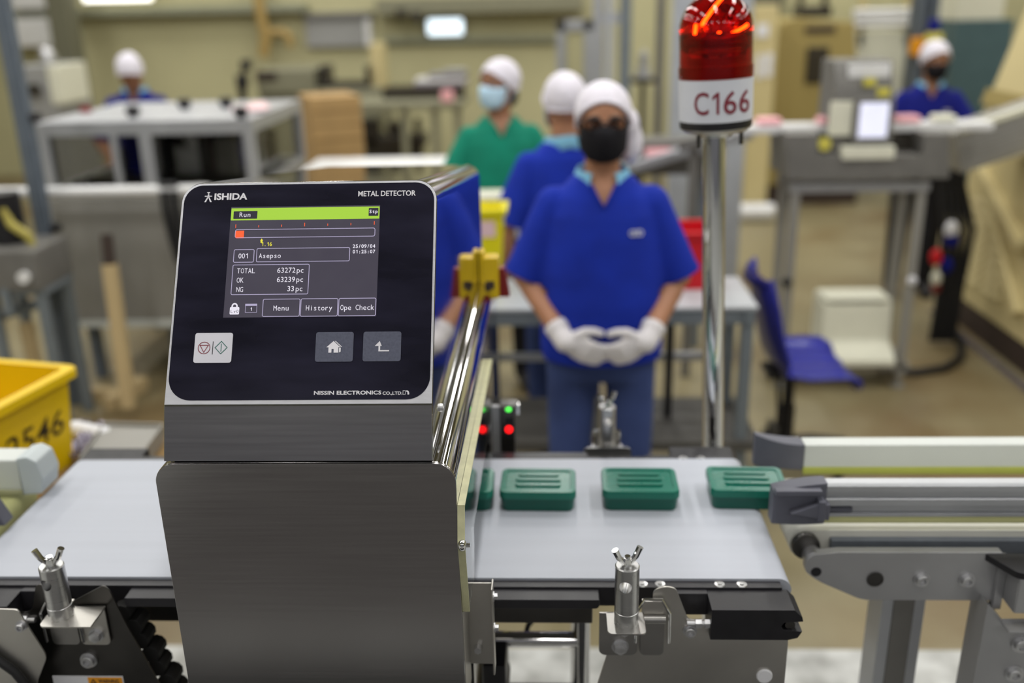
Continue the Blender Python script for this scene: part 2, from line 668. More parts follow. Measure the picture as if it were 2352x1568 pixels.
# brushed front plate of the head
mb = MB()
mb.prism(rrect(XL, XR, 0.60, 1.2345, (0, 0, 0.028, 0.028), 10), 'y', 1.1165, 1.1205, 0.0008)
mb.build('front_plate', 'brushed_steel', det, 25)
# legs of the stand
for lx in (XL + 0.05, XR - 0.05):
    for ly in (1.19, 1.99):
        mb = MB()
        mb.box(lx - 0.025, lx + 0.025, ly - 0.025, ly + 0.025, 0.03, 0.62, 0.003)
        mb.cyl((lx, ly, 0), (lx, ly, 0.03), 0.035)
        mb.build('leg', 'plate_steel', det)
# display housing
HL, HR = -0.516, -0.158
PB = Vector((0, 1.147, 1.305))
PT = Vector((0, 1.318, 1.569))
PV = (PT - PB).normalized()
PL = (PT - PB).length
PN = Vector((0, -PV.z, PV.y))
t = bmesh.new()
prof = [(1.121, 1.2365), (PB.y, PB.z), (PT.y, PT.z), (2.085, 1.466), (2.085, 1.2365)]
A = [t.verts.new((HL, p[0], p[1])) for p in prof]
B = [t.verts.new((HR, p[0], p[1])) for p in prof]
t.faces.new(A)
t.faces.new(B[::-1])
for i in range(5):
    j = (i + 1) % 5
    t.faces.new((A[j], A[i], B[i], B[j]))
bmesh.ops.recalc_face_normals(t, faces=t.faces)
ee = [e for e in t.edges if {round(v.co.y, 3) for v in e.verts} == {1.318, 2.085} and abs(e.verts[0].co.x - e.verts[1].co.x) < 1e-4]
bmesh.ops.bevel(t, geom=ee, offset=0.030, segments=10, affect='EDGES', profile=0.5)
ee = [e for e in t.edges if len(e.link_faces) == 2 and e.calc_face_angle(0) > R(20) and e.calc_length() > 0.02]
bmesh.ops.bevel(t, geom=ee, offset=0.0014, segments=2, affect='EDGES', profile=0.5)
mb = MB()
mb._merge(t)
hous = mb.build('display_housing', 'polished_steel', det, 22)
mb = MB()
q = Vector((0, 1.147 - 1.121, 1.305 - 1.2365))
for (a, b) in ((0.002, 0.985),):
    p0 = Vector((0, 1.121, 1.2365)) + q * a
    p1 = Vector((0, 1.121, 1.2365)) + q * b
    nn = Vector((0, -q.z, q.y)).normalized() * 0.0009
    mb.loft([[(HL + 0.001, p0.y, p0.z), (HR - 0.001, p0.y, p0.z), (HR - 0.001, p1.y, p1.z), (HL + 0.001, p1.y, p1.z)],
             [(HL + 0.0014, p0.y + nn.y, p0.z + nn.z), (HR - 0.0014, p0.y + nn.y, p0.z + nn.z), (HR - 0.0014, p1.y + nn.y, p1.z + nn.z), (HL + 0.0014, p1.y + nn.y, p1.z + nn.z)]])
mb.build('front_band', 'brushed_steel', det, 25)
mb = MB()
mb.cyl((HR - 0.002, 1.224, 1.267), (HR + 0.004, 1.224, 1.267), 0.0065, 0.0052, 16, bev=0.001)
mb.box(HR + 0.0035, HR + 0.0045, 1.2195, 1.2285, 1.2662, 1.2678)
mb.build('screw', 'zinc', det)


# ---- control panel: everything on it is laid out in the plane of the panel
def puv(px, py):
    d = CX_ * (px - 1176) + CD_ * (py - 784) + CF_ * FPX
    o = Vector((0, PB.y, PB.z))
    k = (o - EYE).dot(PN) / d.dot(PN)
    p = EYE + d * k
    return p.x, (p - o).dot(PV)


def pt(u, v, e=0.0):
    return Vector((u, PB.y, PB.z)) + PV * v + PN * e


def m_px(py):
    """metres per photograph pixel on the panel at this height"""
    a = puv(700, py)
    b = puv(701, py)
    return b[0] - a[0]


def ring(mb, u0, u1, v0, v1, r, w, e):
    o = rrect(u0, u1, v0, v1, r, 5)
    i = rrect(u0 + w, u1 - w, v0 + w, v1 - w, max(r - w, 0.0002), 5)
    n = len(o)
    vs = [pt(a, b, e) for a, b in o] + [pt(a, b, e) for a, b in i]
    mb._add(vs, [(k, (k + 1) % n, n + (k + 1) % n, n + k) for k in range(n)])


def slab(mb, u0, u1, v0, v1, r, e0, e1, n=6):
    o = rrect(u0, u1, v0, v1, r, n)
    mb.loft([[pt(a, b, e0) for a, b in o], [pt(a, b, e1) for a, b in o]])


def pxrect(x0, y0, x1, y1):
    """pixel box -> u0, u1, v0, v1"""
    a = puv(x0, (y0 + y1) / 2)[0]
    b = puv(x1, (y0 + y1) / 2)[0]
    return a, b, puv((x0 + x1) / 2, y1)[1], puv((x0 + x1) / 2, y0)[1]


UX = Vector((1, 0, 0))


def ptext(mb, s, px, py, hpx, e, align='l', bold=0.0, wpx=None, mono=None, slant=0.0):
    u, v = puv(px, py)
    k = m_px(py)
    put_text(mb, s, pt(u, v, e), UX, PV, hpx * k * 1.03, bold, align, None if wpx is None else wpx * k, None if mono is None else mono * k, slant)


mb = MB()
oo_ = rrect(HL + 0.0012, HR - 0.0012, 0.0012, PL - 0.0012, (0, 0, 0.0285, 0.0285), 9)
mb.loft([[pt(a, b, 0.0) for a, b in oo_], [pt(a, b, 0.0007) for a, b in oo_]])
mb.build('panel_rim', 'rim_alu', det, 25)
mb = MB()
o_ = rrect(HL + 0.0042, HR - 0.0042, 0.0065, PL - 0.0042, (0.031, 0.031, 0.0265, 0.0265), 9)
mb.loft([[pt(a, b, 0.0) for a, b in o_], [pt(a, b, 0.0012) for a, b in o_]])
panel = mb.build('control_panel', 'panel_black', det, 25)
panel['label'] = 'glossy black control panel with white print'
E1, E2, E3, E4 = 0.0015, 0.0018, 0.0021, 0.0024
# maker's words in white print
def words(name, m, par, *a, **k):
    mb = MB()
    ptext(mb, *a, **k)
    return mb.build(name, m, par, 0)


words('lettering', 'print_white', panel, 'ISHIDA', 493, 459.5, 14.2, E1, bold=0.034, wpx=76)
words('lettering', 'print_white', panel, 'METAL DETECTOR', 823, 451.5, 11.8, E1, bold=0.018, wpx=131)
words('lettering', 'print_white', panel, 'NISSIN ELECTRONICS', 721.5, 906.5, 8.0, E1, bold=0.026, wpx=154)
words('lettering', 'print_white', panel, 'CO.,LTD.', 879, 906.5, 6.6, E1, bold=0.024, wpx=45)
mb = MB()
# walking-figure emblem
c = pt(*puv(479.5, 453.5), E1)
k = m_px(453)


def em(pts):
    mb.poly([c + UX * (x * k) + PV * (y * k) for x, y in pts])


em([(-4, 12), (4, 12), (0, 7.2)])
em([(-8.5, 3.2), (8.5, 3.2), (8.5, 1.2), (-8.5, 1.2)])
em([(-1.6, 7), (1.6, 7), (2.4, -2), (-2.4, -2)])
em([(-2.4, 0), (0.4, 0), (-4.6, -12), (-8.6, -12)])
em([(-0.4, 0), (2.4, 0), (8.6, -12), (4.6, -12)])
mb.build('emblem', 'print_white', panel, 0)
# maker's small emblem, lower right
mb = MB()
c = pt(*puv(933, 901.5), E1)
k = m_px(901)
em([(-7.5, 4.6), (-6.6, 4.6), (-6.6, -4.6), (-7.5, -4.6)])
em([(-1.9, 4.6), (-1, 4.6), (-1, -4.6), (-1.9, -4.6)])
em([(-7.5, 4.6), (-1, 4.6), (-1, 3.7), (-7.5, 3.7)])
em([(-7.5, -3.7), (-1, -3.7), (-1, -4.6), (-7.5, -4.6)])
em([(0.2, 4.6), (3.5, 4.6), (6.2, 2.4), (7.2, -1), (7.2, -4.6), (3.2, -4.6), (3.2, 0.4), (0.2, 2.4)])
mb.build('emblem', 'print_white', panel, 0)
# the screen
mb = MB()
tl, tr, br, bl = puv(533, 478), puv(874, 470), puv(864, 727), puv(512.5, 729.5)
su0, su1 = (tl[0] + bl[0]) / 2, (tr[0] + br[0]) / 2
sv0, sv1 = (bl[1] + br[1]) / 2, (tl[1] + tr[1]) / 2
slab(mb, su0, su1, sv0, sv1, 0.0004, 0.0010, 0.0014, 1)
screen = mb.build('screen', 'screen_dark', det, 0)
screen['label'] = 'lit display showing counts and menu keys'


def su(px, py):
    return puv(px, py)


mb = MB()
slab(mb, su0 + 0.0006, su1 - 0.0006, puv(533, 507)[1], puv(533.6, 479.5)[1], 0.0004, 0.0014, E2, 1)
mb.build('status_bar', 'screen_green', screen, 0)
mb = MB()
a = pxrect(537.5, 486, 592, 503.5)
slab(mb, *a, 0.0006, 0.0016, E3, 2)
mb.build('status_box', 'screen_box', screen, 0)
mb = MB()
a = pxrect(847.5, 478.5, 869.5, 496.5)
slab(mb, *a, 0.0006, 0.0016, E3, 2)
mb.build('status_box', 'screen_box', screen, 0)
# white writing on the screen
words('screen_text', 'screen_white', screen, 'Run', 564, 499.5, 10.5, E4, 'c', mono=9.0, bold=0.004)
words('screen_text', 'screen_white', screen, 'Stp', 858.6, 490.5, 7.5, E4, 'c', mono=6.8, bold=0.02)
words('screen_text', 'screen_white', screen, '001', 560, 594.5, 11.5, E4, 'c', mono=8.0, bold=0.0)
words('screen_text', 'screen_white', screen, 'Asepso', 595, 593.8, 11.0, E4, 'l', mono=8.6)
words('screen_text', 'screen_white', screen, '25/09/04', 863, 569.8, 7.6, E4, 'r', mono=6.55, bold=0.02)
words('screen_text', 'screen_white', screen, '01:25:07', 863, 582.2, 7.6, E4, 'r', mono=6.55, bold=0.02)
words('screen_text', 'screen_white', screen, 'TOTAL', 545, 628.8, 11.5, E4, 'l', mono=8.5)
words('screen_text', 'screen_white', screen, 'OK', 544, 650.2, 11.5, E4, 'l', mono=8.5)
words('screen_text', 'screen_white', screen, 'NG', 543, 671.6, 11.5, E4, 'l', mono=8.5)
words('screen_text', 'screen_white', screen, '63272', 680, 627.0, 11.5, E4, 'r', mono=8.6)
words('screen_text', 'screen_white', screen, 'pc', 699, 627.0, 11.5, E4, 'r', mono=8.6)
words('screen_text', 'screen_white', screen, '63239', 679, 648.2, 11.5, E4, 'r', mono=8.6)
words('screen_text', 'screen_white', screen, 'pc', 698, 648.2, 11.5, E4, 'r', mono=8.6)
words('screen_text', 'screen_white', screen, '33', 677, 669.4, 11.5, E4, 'r', mono=8.6)
words('screen_text', 'screen_white', screen, 'pc', 696.5, 669.4, 11.5, E4, 'r', mono=8.6)
words('screen_text', 'screen_white', screen, 'Menu', 646.5, 714.0, 11.5, E4, 'c', mono=9.2)
words('screen_text', 'screen_white', screen, 'History', 733.5, 713.5, 11.5, E4, 'c', mono=8.8)
words('screen_text', 'screen_white', screen, 'Ope Check', 821, 712.5, 11.5, E4, 'c', mono=8.7)
words('screen_text', 'screen_white', screen, '1', 578, 714.5, 7.5, E4, 'c', mono=6, bold=0.02)
# outlined boxes
k = m_px(600)


def spx(x0, y0, x1, y1, r=5.0, wd=1.5):
    u0, u1, v0, v1 = pxrect(x0, y0, x1, y1)
    mb = MB()
    ring(mb, u0, u1, v0, v1, r * k, wd * k, E4)
    mb.build('screen_outline', 'screen_line', screen, 0)


spx(541, 526, 862.5, 546, 5)
spx(537.5, 573.5, 585, 604, 4)
spx(590, 570, 804.5, 602, 4)
spx(533.5, 608, 710.5, 677.5, 4)
spx(604, 687, 690, 728, 4)
spx(691, 686, 777, 727.5, 4)
spx(778, 685, 864.5, 726.5, 4)
spx(564.5, 699, 591.5, 719, 1, 1.0)
mb = MB()
u0, u1, v0, v1 = pxrect(564.5, 698.5, 591.5, 703)
slab(mb, u0, u1, v0, v1, 0.0001, E3, E4, 1)
mb.build('window_icon', 'screen_line', screen, 0)
for i, x in enumerate((542.8, 595.3, 647.9, 700.6, 753.6, 806.8, 860.4)):
    y = 524.5 - i * 1.25
    hh = 8 if i in (0, 3, 6) else 5
    mb = MB()
    slab(mb, *pxrect(x - 0.7, y - hh, x + 0.7, y), 0.0001, E3, E4, 1)
    mb.build('scale_tick', 'screen_red', screen, 0)
mb = MB()
slab(mb, *pxrect(541.5, 531, 561.5, 548), (0.0025, 0, 0, 0.0025), E3, E4, 4)
mb.build('level_gauge', 'screen_red', screen, 0)
mb = MB()
ptext(mb, '1.16', 600.5, 566, 8.5, E4, 'l', mono=6.4, bold=0.01)
c = pt(*puv(602, 554), E4)
k = m_px(554)
em([(-3.4, 0), (3.4, 0), (0, 5.5)])
em([(-2.2, 0), (2.2, 0), (2.2, -5), (-2.2, -5)])
mb.build('threshold_mark', 'screen_yellow', screen, 0)
mb = MB()
k = m_px(710)
slab(mb, *pxrect(529, 706, 550.5, 723), 0.0014, E3, E4, 4)
c = pt(*puv(540, 706), E4)
n = 10
pts = [(7.2 * math.cos(math.pi * i / n), 2 + 7.6 * math.sin(math.pi * i / n)) for i in range(n + 1)]
pin = [(3.8 * math.cos(math.pi * i / n), 2 + 4.0 * math.sin(math.pi * i / n)) for i in range(n + 1)]
for i in range(n):
    em([pts[i], pts[i + 1], pin[i + 1], pin[i]])
em([(7.2, 2), (3.8, 2), (3.8, -1), (7.2, -1)])
em([(-7.2, 2), (-3.8, 2), (-3.8, -1), (-7.2, -1)])
mb.build('padlock_icon', 'screen_white', screen, 0)
mb = MB()
ptext(mb, 'Lv0', 540, 719.5, 7, E4 + 0.0003, 'c', mono=6.6)
mb.build('padlock_text', 'screen_box', screen, 0)


# membrane keys
def key(x0, y0, x1, y1, m, label):
    mb = MB()
    u0, u1, v0, v1 = pxrect(x0, y0, x1, y1)
    slab(mb, u0, u1, v0, v1, 0.0032, 0.0010, 0.0019)
    o = mb.build('key', m, det, 25)
    o['label'] = label
    return o


kw = key(447.5, 765, 534, 833.5, 'key_white', 'white start and stop key')
kh = key(725.5, 763, 812, 831, 'key_grey', 'grey key with a house symbol')
kb = key(834.5, 762, 921.5, 830, 'key_grey', 'grey key with a return arrow')
E5 = 0.0022


def stroke(mb, c, pts, wd, k, closed=True):
    n = len(pts)
    for i in range(n if closed else n - 1):
        a = Vector(pts[i])
        b = Vector(pts[(i + 1) % n])
        d = (b - a).normalized()
        nn = Vector((-d.y, d.x)) * wd / 2
        a = a - d * wd * 0.45
        b = b + d * wd * 0.45
        mb.poly([c + UX * (q.x * k) + PV * (q.y * k) for q in (a + nn, b + nn, b - nn, a - nn)])


k = m_px(799)
mb = MB()
c = pt(*puv(470, 799.5), E5)
stroke(mb, c, [(13.6 * math.cos(2 * math.pi * i / 28), 13.6 * math.sin(2 * math.pi * i / 28)) for i in range(28)], 1.5, k)
stroke(mb, c, [(-9.5, 6.2), (9.5, 6.2), (0, -10.5)], 1.5, k)
mb.build('stop_symbol', 'print_maroon', kw, 0)
mb = MB()
c = pt(*puv(509, 798.7), E5)
stroke(mb, c, [(-14, 0), (0, 14.6), (14, 0), (0, -14.6)], 1.5, k)
stroke(mb, c, [(0, 8.5), (0, -8.5)], 1.6, k, False)
mb.build('start_symbol', 'print_green', kw, 0)
mb = MB()
c = pt(*puv(489.8, 799.5), E5)
stroke(mb, c, [(0, 14.5), (0, -14.5)], 1.5, k, False)
mb.build('divider_mark', 'print_dark', kw, 0)
mb = MB()
c = pt(*puv(768.5, 798.5), E5)


def em5(pts):
    mb.poly([c + UX * (x * k) + PV * (y * k) for x, y in pts])


em5([(-18, 0.5), (-2, 15), (14, 0.5)])
em5([(-13, 0.5), (-6, 0.5), (-6, -12), (-13, -12)])
em5([(-6, 0.5), (-1, 0.5), (-1, -3.5), (-6, -3.5)])
em5([(-1, 0.5), (9.5, 0.5), (9.5, -12), (-1, -12)])
em5([(0.5, 15), (3, 15), (18, 1.2), (15.5, 1.2)])
em5([(11, -0.5), (15, -0.5), (15, -10), (11, -12)])
mb.build('house_symbol', 'print_white', kh, 0)
mb = MB()
c = pt(*puv(878.5, 797.5), E5)
em5([(-17, 2.5), (-6, 14), (-1, 2.5)])
em5([(-8.5, 3), (-4.5, 3), (-4.5, -7), (-8.5, -10)])
em5([(-8.5, -10), (-4.5, -7), (16, -7), (16, -10)])
mb.build('return_arrow', 'print_white', kb, 0)

# acrylic guard on the outfeed side, with its screw and bracket
mb = MB()
gp = [(1.128, 1.00), (1.102, 1.125), (1.120, 1.170), (1.742, 1.142), (1.742, 1.055), (1.24, 1.068), (1.225, 1.0)]
mb.prism(gp, 'x', -0.1283, -0.1193, 0.0006)
gd = mb.build('side_guard', 'acrylic', det, 30)
gd['label'] = 'clear acrylic side guard'
mb = MB()
ed = [(1.128, 1.00), (1.102, 1.125), (1.120, 1.170), (1.742, 1.142)]
for a, b in zip(ed, ed[1:]):
    mb.bar((-0.1238, a[0], a[1]), (-0.1238, b[0], b[1]), 0.0022, 0.0098, (1, 0, 0))
mb.build('guard_edge', 'acrylic_edge', gd, 30)
mb = MB()
mb.ell((-0.1225, 1.101, 1.122), (0.006, 0.0075, 0.0085), 16, 10)
mb.cyl((-0.128, 1.101, 1.122), (-0.112, 1.101, 1.122), 0.003)
mb.build('guard_screw', 'chrome', gd)
mb = MB()
mb.box(-0.1305, -0.091, 1.196, 1.1985, 0.858, 1.0, 0.0008)
mb.box(-0.0925, -0.090, 1.170, 1.1985, 0.858, 1.006, 0.0008)
mb.box(-0.1305, -0.128, 1.125, 1.1985, 0.830, 1.0, 0.0008)
br_ = mb.build('guard_bracket', 'plate_steel', det)
for z in (0.985, 0.931):
    mb = MB()
    mb.cyl((-0.0905, 1.185, z), (-0.0835, 1.185, z), 0.0052, n=6, bev=0.0006)
    mb.cyl((-0.0905, 1.185, z), (-0.0885, 1.185, z), 0.0075, n=16)
    mb.build('bracket_bolt', 'zinc', br_)
mb = MB()
mb.cyl((-0.116, 1.196, 0.888), (-0.116, 1.186, 0.888), 0.006, n=6, bev=0.0006)
mb.build('bracket_nut', 'zinc', br_)

# yellow clamp block with a red pad on the flank of the display housing
cl = thing('cable_clamp', 'yellow plastic clamp with dark red pad on the rear right flank of the detector housing', 'clamp', (-0.137, 1.985, 1.235))
mb = MB()
mb.box(-0.152, -0.115, 1.965, 2.01, 1.196, 1.288, 0.006)
mb.box(HR + 0.0008, -0.146, 1.968, 2.006, 1.200, 1.300, 0.003)
b_ = mb.build('clamp_block', 'clip_yellow', cl)
mb = MB()
mb.box(-0.143, -0.125, 1.9635, 1.966, 1.220, 1.237)
mb.build('slot', 'skirt_brown', b_)
mb = MB()
mb.prism([(-0.118, 1.262), (-0.103, 1.262), (-0.093, 1.198), (-0.118, 1.198)], 'y', 1.975, 2.0, 0.002)
mb.build('red_pad', 'clip_red', cl)
mb = MB()
mb.cyl((-0.150, 1.985, 1.20), (-0.150, 1.985, 1.182), 0.007)
mb.build('clamp_pin', 'zinc', cl)

# ================================================================== MAIN BELT CONVEYOR
YF, YB, ZB = 1.285, 1.697, 0.950
conv = thing('belt_conveyor', 'belt conveyor with wide white belt and black side rails, running through the metal detector', 'conveyor', (-0.3, 1.49, 0.0))
bx0, bx1, br = -0.945, 0.345, 0.021
pr = []
for i in range(13):
    a = R(90 - 180 * i / 12)
    pr.append((bx1 + br * math.cos(a), ZB - br + br * math.sin(a)))
for i in range(13):
    a = R(270 - 180 * i / 12)
    pr.append((bx0 + br * math.cos(a), ZB - br + br * math.sin(a)))
mb = MB()
mb.prism(pr, 'y', YF, YB)
mb.build('belt', 'belt_white', conv, 40)


def rail(y0, s):
    """side rail; s = -1 near side, +1 far side; y0 = edge next to the belt"""
    mb = MB()
    Y = lambda d: y0 + s * d
    lo, hi = sorted((Y(0.0), Y(0.018)))
    mb.box(bx0 - 0.005, bx1 + 0.002, lo, hi, 0.912, 0.946, 0.001)
    # thick middle ledge either side of the head
    lo, hi = sorted((Y(0.012), Y(0.046)))
    mb.prism(roundpoly([(-0.667, 0.942), (0.067, 0.942), (0.067, 0.926), (-0.667, 0.926)], (0.002, 0.002, 0.008, 0.008)), 'y', lo, hi, 0.0012)
    return mb.build('side_rail', 'black_rail', conv)


rl = rail(YF, -1)
rl2 = rail(YB, 1)
# tension blocks at the ends of both rails
for s, y0, par in ((-1, YF, rl), (1, YB, rl2)):
    for side in (1, -1):
        ends = []
        X0 = 0.232 if side > 0 else -0.84
        pts = [(0.0, 0.942), (0.122, 0.942), (0.134, 0.930), (0.136, 0.922), (0.108, 0.920), (0.104, 0.9135), (0.108, 0.907), (0.136, 0.905), (0.130, 0.893), (0.115, 0.889), (0.0, 0.889)]
        if side > 0:
            pp = [(X0 + a, b) for a, b in pts]
        else:
            pp = [(X0 - a, b) for a, b in pts][::-1]
        lo, hi = sorted((y0 + s * 0.016, y0 + s * 0.070))
        mb = MB()
        mb.prism(pp, 'y', lo, hi, 0.0012)
        tb = mb.build('tension_block', 'black_plastic', par)
        mb = MB()
        ax = X0 + side * 0.118
        lo, hi = sorted((y0 + s * 0.005, y0 + s * 0.066))
        mb.cyl((ax, lo, 0.9135), (ax, hi, 0.9135), 0.0075, n=16)
        mb.build('axle', 'dark_steel', tb)
        mb = MB()
        xb = X0 - side * 0.052
        lo, hi = sorted((y0 + s * 0.014, y0 + s * 0.030))
        mb.prism([(min(xb, X0), 0.943), (max(xb, X0), 0.943), (max(xb, X0), 0.905), (min(xb, X0), 0.905)], 'y', lo, hi, 0.001)
        mb.build('rail_step', 'black_rail', par)
        mb = MB()
        yb_ = y0 + s * 0.060
        mb.cyl((X0 - side * 0.022, yb_, 0.911), (X0 - side * 0.012, yb_, 0.911), 0.0075, n=6, bev=0.0006)
        mb.cyl((X0 - side * 0.008, yb_, 0.911), (X0, yb_, 0.911), 0.0075, n=6, bev=0.0006)
        mb.cyl((X0 - side * 0.034, yb_, 0.911), (X0, yb_, 0.911), 0.004, n=10)
        mb.build('adjusting_bolt', 'zinc', tb)
for x in (0.135, 0.162, 0.253, 0.287):
    for y0, s, par in ((YF, -1, rl), (YB, 1, rl2)):
        if s > 0 and x < 0.2:
            continue
        mb = MB()
        yy = y0 + s * 0.0095
        mb.lathe([(0, 0.0022), (0.003, 0.0022), (0.0032, 0.0008), (0.0078, 0.0012), (0.0085, 0)], (x, yy, 0.946), 18)
        mb.build('rail_screw', 'machined_alu', par)
# cross members below the belt
mb = MB()
mb.box(-0.82, 0.06, 1.31, 1.67, 0.848, 0.906, 0.002)
mb.build('under_tray', 'dark_steel', conv)


def guide_post(par, x, y, z0, h, holes=True, turn=0.0):
    """turned clamp post with a cross bore, a wing nut on top"""
    r = 0.0178
    mb = MB()
    mb.lathe([(0, 0), (r, 0), (r, h * 0.22), (r - 0.0006, h * 0.225), (r - 0.0006, h * 0.235), (r, h * 0.24), (r, h - 0.0015), (r - 0.0015, h), (0.007, h), (0, h)], (x, y, z0), 36)
    # cross bore: cut with a boolean so that it is a real hole
    me = bpy.data.meshes.new('p')
    mb.bm.to_mesh(me)
    mb.bm.free()
    po = bpy.data.objects.new('p', me)
    COL.objects.link(po)
    c2 = MB()
    d = Vector((math.sin(turn), -math.cos(turn), 0))
    q = Vector((x, y, z0 + h * 0.72))
    c2.cyl(q - d * 0.05, q + d * 0.05, 0.0092, n=20)
    mc = bpy.data.meshes.new('c')
    c2.bm.to_mesh(mc)
    c2.bm.free()
    co = bpy.data.objects.new('c', mc)
    COL.objects.link(co)
    md = po.modifiers.new('b', 'BOOLEAN')
    md.object = co
    md.operation = 'DIFFERENCE'
    md.solver = 'EXACT'
    bpy.context.view_layer.update()
    dg = bpy.context.evaluated_depsgraph_get()
    res = bpy.data.meshes.new_from_object(po.evaluated_get(dg))
    bpy.data.objects.remove(po)
    bpy.data.objects.remove(co)
    mb = MB()
    mb.bm.from_mesh(res)
    post = mb.build('guide_post', 'machined_alu', par, 35)
    mb = MB()
    zt = z0 + h
    mb.cyl((x, y, zt - 0.002), (x, y, zt + 0.012), 0.0075, 0.0055, 18, bev=0.001)
    mb.cyl((x, y, zt), (x, y, zt + 0.015), 0.0042, n=14)
    for s in (-1, 1):
        a = turn + R(25)
        e = Vector((math.cos(a), math.sin(a), 0)) * s
        p0 = Vector((x, y, zt + 0.004)) + e * 0.005
        p1 = p0 + e * 0.008 + Vector((0, 0, 0.010))
        p2 = p1 + e * 0.006 + Vector((0, 0, 0.013))
        mb.tube([p0, p1, p2], [0.0042, 0.0046, 0.0050], 10)
    mb.build('wing_nut', 'chrome', post)
    return post


def hexbolt(par, x, y, z, r=0.009, s=-1, nm='hex_bolt', washer=True, m='zinc'):
    mb = MB()
    if washer:
        mb.cyl((x, y, z), (x, y + s * 0.002, z), r * 1.25, n=20)
    mb.cyl((x, y, z), (x, y + s * 0.010, z), r, n=6, bev=0.0008)
    mb.ell((x, y + s * 0.0098, z), (r * 0.75, 0.0012, r * 0.75), 14, 6)
    return mb.build(nm, m, par)


def capscrew(par, x, y, z, r=0.009, s=-1, nm='cap_screw'):
    mb = MB()
    mb.cyl((x, y, z), (x, y + s * 0.003, z), r * 1.35, n=22)
    t = [(0, 0), (r, 0), (r, 0.009), (r * 0.9, 0.010), (r * 0.55, 0.010), (r * 0.5, 0.006), (0, 0.006)]
    M = Matrix.Translation((x, y, z)) @ Matrix.Rotation(R(90) * (1 if s < 0 else -1), 4, 'X')
    mb.lathe(t, (0, 0, 0), 20, M)
    return mb.build(nm, 'zinc', par)


# near side, right of the head: support plate, clip lever, angle bracket, post
YP = 1.228
mb = MB()
pl = roundpoly([(0.040, 0.70), (0.094, 0.912), (0.146, 0.924), (0.146, 0.968), (0.166, 0.974), (0.180, 0.970), (0.200, 0.915), (0.325, 0.915), (0.352, 0.890), (0.352, 0.70)],
               [0, 0.01, 0.004, 0.01, 0.01, 0.006, 0.008, 0.02, 0.02, 0], 5)
mb.prism(pl, 'y', YP, YP + 0.003, 0.0006)
spl = mb.build('support_plate', 'plate_steel', conv)
capscrew(spl, 0.203, YP, 0.897, 0.008)
mb = MB()
mb.cyl((0.320, YP, 0.815), (0.320, YP - 0.004, 0.815), 0.0125, 0.0115, 24, bev=0.001)
mb.build('plug', 'label_white', spl)
# angle bracket under the post
mb = MB()
mb.prism(rrect(0.076, 0.132, 1.172, 1.225, (0.008, 0.008, 0, 0)), 'z', 0.928, 0.931, 0.0006)
mb.prism(rrect(0.066, 0.124, 0.855, 0.931, (0.010, 0.010, 0, 0)), 'y', 1.222, 1.2255, 0.0006)
abr = mb.build('angle_bracket', 'lever_steel', conv)
hexbolt(abr, 0.098, 1.222, 0.872, 0.0105)
hexbolt(abr, 0.102, 1.20, 0.921, 0.0100)
guide_post(abr, 0.1045, 1.200, 0.931, 0.098, turn=R(-12))


def lever(par, x, y, z0, z1, w, nm='clip_lever'):
    """draw latch: flat lever with a wire bail over its top"""
    mb = MB()
    mb.prism(rrect(x - w / 2, x + w / 2, z0, z1, (0.008, 0.008, 0.002, 0.002)), 'y', y - 0.006, y - 0.003, 0.0008)
    mb.cyl((x - w / 2 - 0.001, y - 0.007, z1 - 0.004), (x + w / 2 + 0.001, y - 0.007, z1 - 0.004), 0.0065, n=16)
    o = mb.build(nm, 'lever_steel', par)
    mb = MB()
    q = w / 2 + 0.005
    mb.tube([(x - q - 0.002, y - 0.008, z1 - 0.045), (x - q - 0.002, y - 0.010, z1 + 0.008), (x - q + 0.010, y - 0.006, z1 + 0.030), (x + q - 0.010, y - 0.006, z1 + 0.030), (x + q + 0.002, y - 0.010, z1 + 0.008), (x + q + 0.002, y - 0.008, z1 - 0.045)], 0.0024, 10)
    mb.build('wire_bail', 'chrome', o)
    mb = MB()
    mb.box(x - w / 2 + 0.002, x + w / 2 - 0.002, y - 0.002, y + 0.006, z1, z1 + 0.024, 0.001)
    mb.build('catch_plate', 'plate_steel', o)


lever(conv, 0.146, YP, 0.855, 0.925, 0.036)

# near side, left of the head
mb = MB()
pl = roundpoly([(-0.96, 0.70), (-0.96, 0.90), (-0.81, 0.925), (-0.795, 0.974), (-0.775, 0.972), (-0.766, 0.930), (-0.690, 0.972), (-0.682, 0.965), (-0.665, 0.90), (-0.600, 0.70)],
               [0, 0.01, 0.01, 0.01, 0.008, 0.004, 0.004, 0.004, 0.01, 0], 5)
mb.prism(pl, 'y', YP, YP + 0.003, 0.0006)
spl2 = mb.build('support_plate', 'dark_steel', conv)
mb = MB()
mb.prism(rrect(-0.770, -0.690, 1.172, 1.225, (0.010, 0, 0, 0)), 'z', 0.935, 0.938, 0.0006)
mb.prism(rrect(-0.738, -0.692, 0.868, 0.938, (0.008, 0.008, 0, 0)), 'y', 1.222, 1.2255, 0.0006)
abr2 = mb.build('angle_bracket', 'plate_steel', conv)
hexbolt(abr2, -0.716, 1.222, 0.919, 0.0085)
hexbolt(abr2, -0.712, 1.222, 0.887, 0.0095)
guide_post(abr2, -0.747, 1.200, 0.938, 0.088, turn=R(-16))
lever(conv, -0.762, YP, 0.868, 0.920, 0.044)
capscrew(spl2, -0.735, YP, 0.836, 0.010)
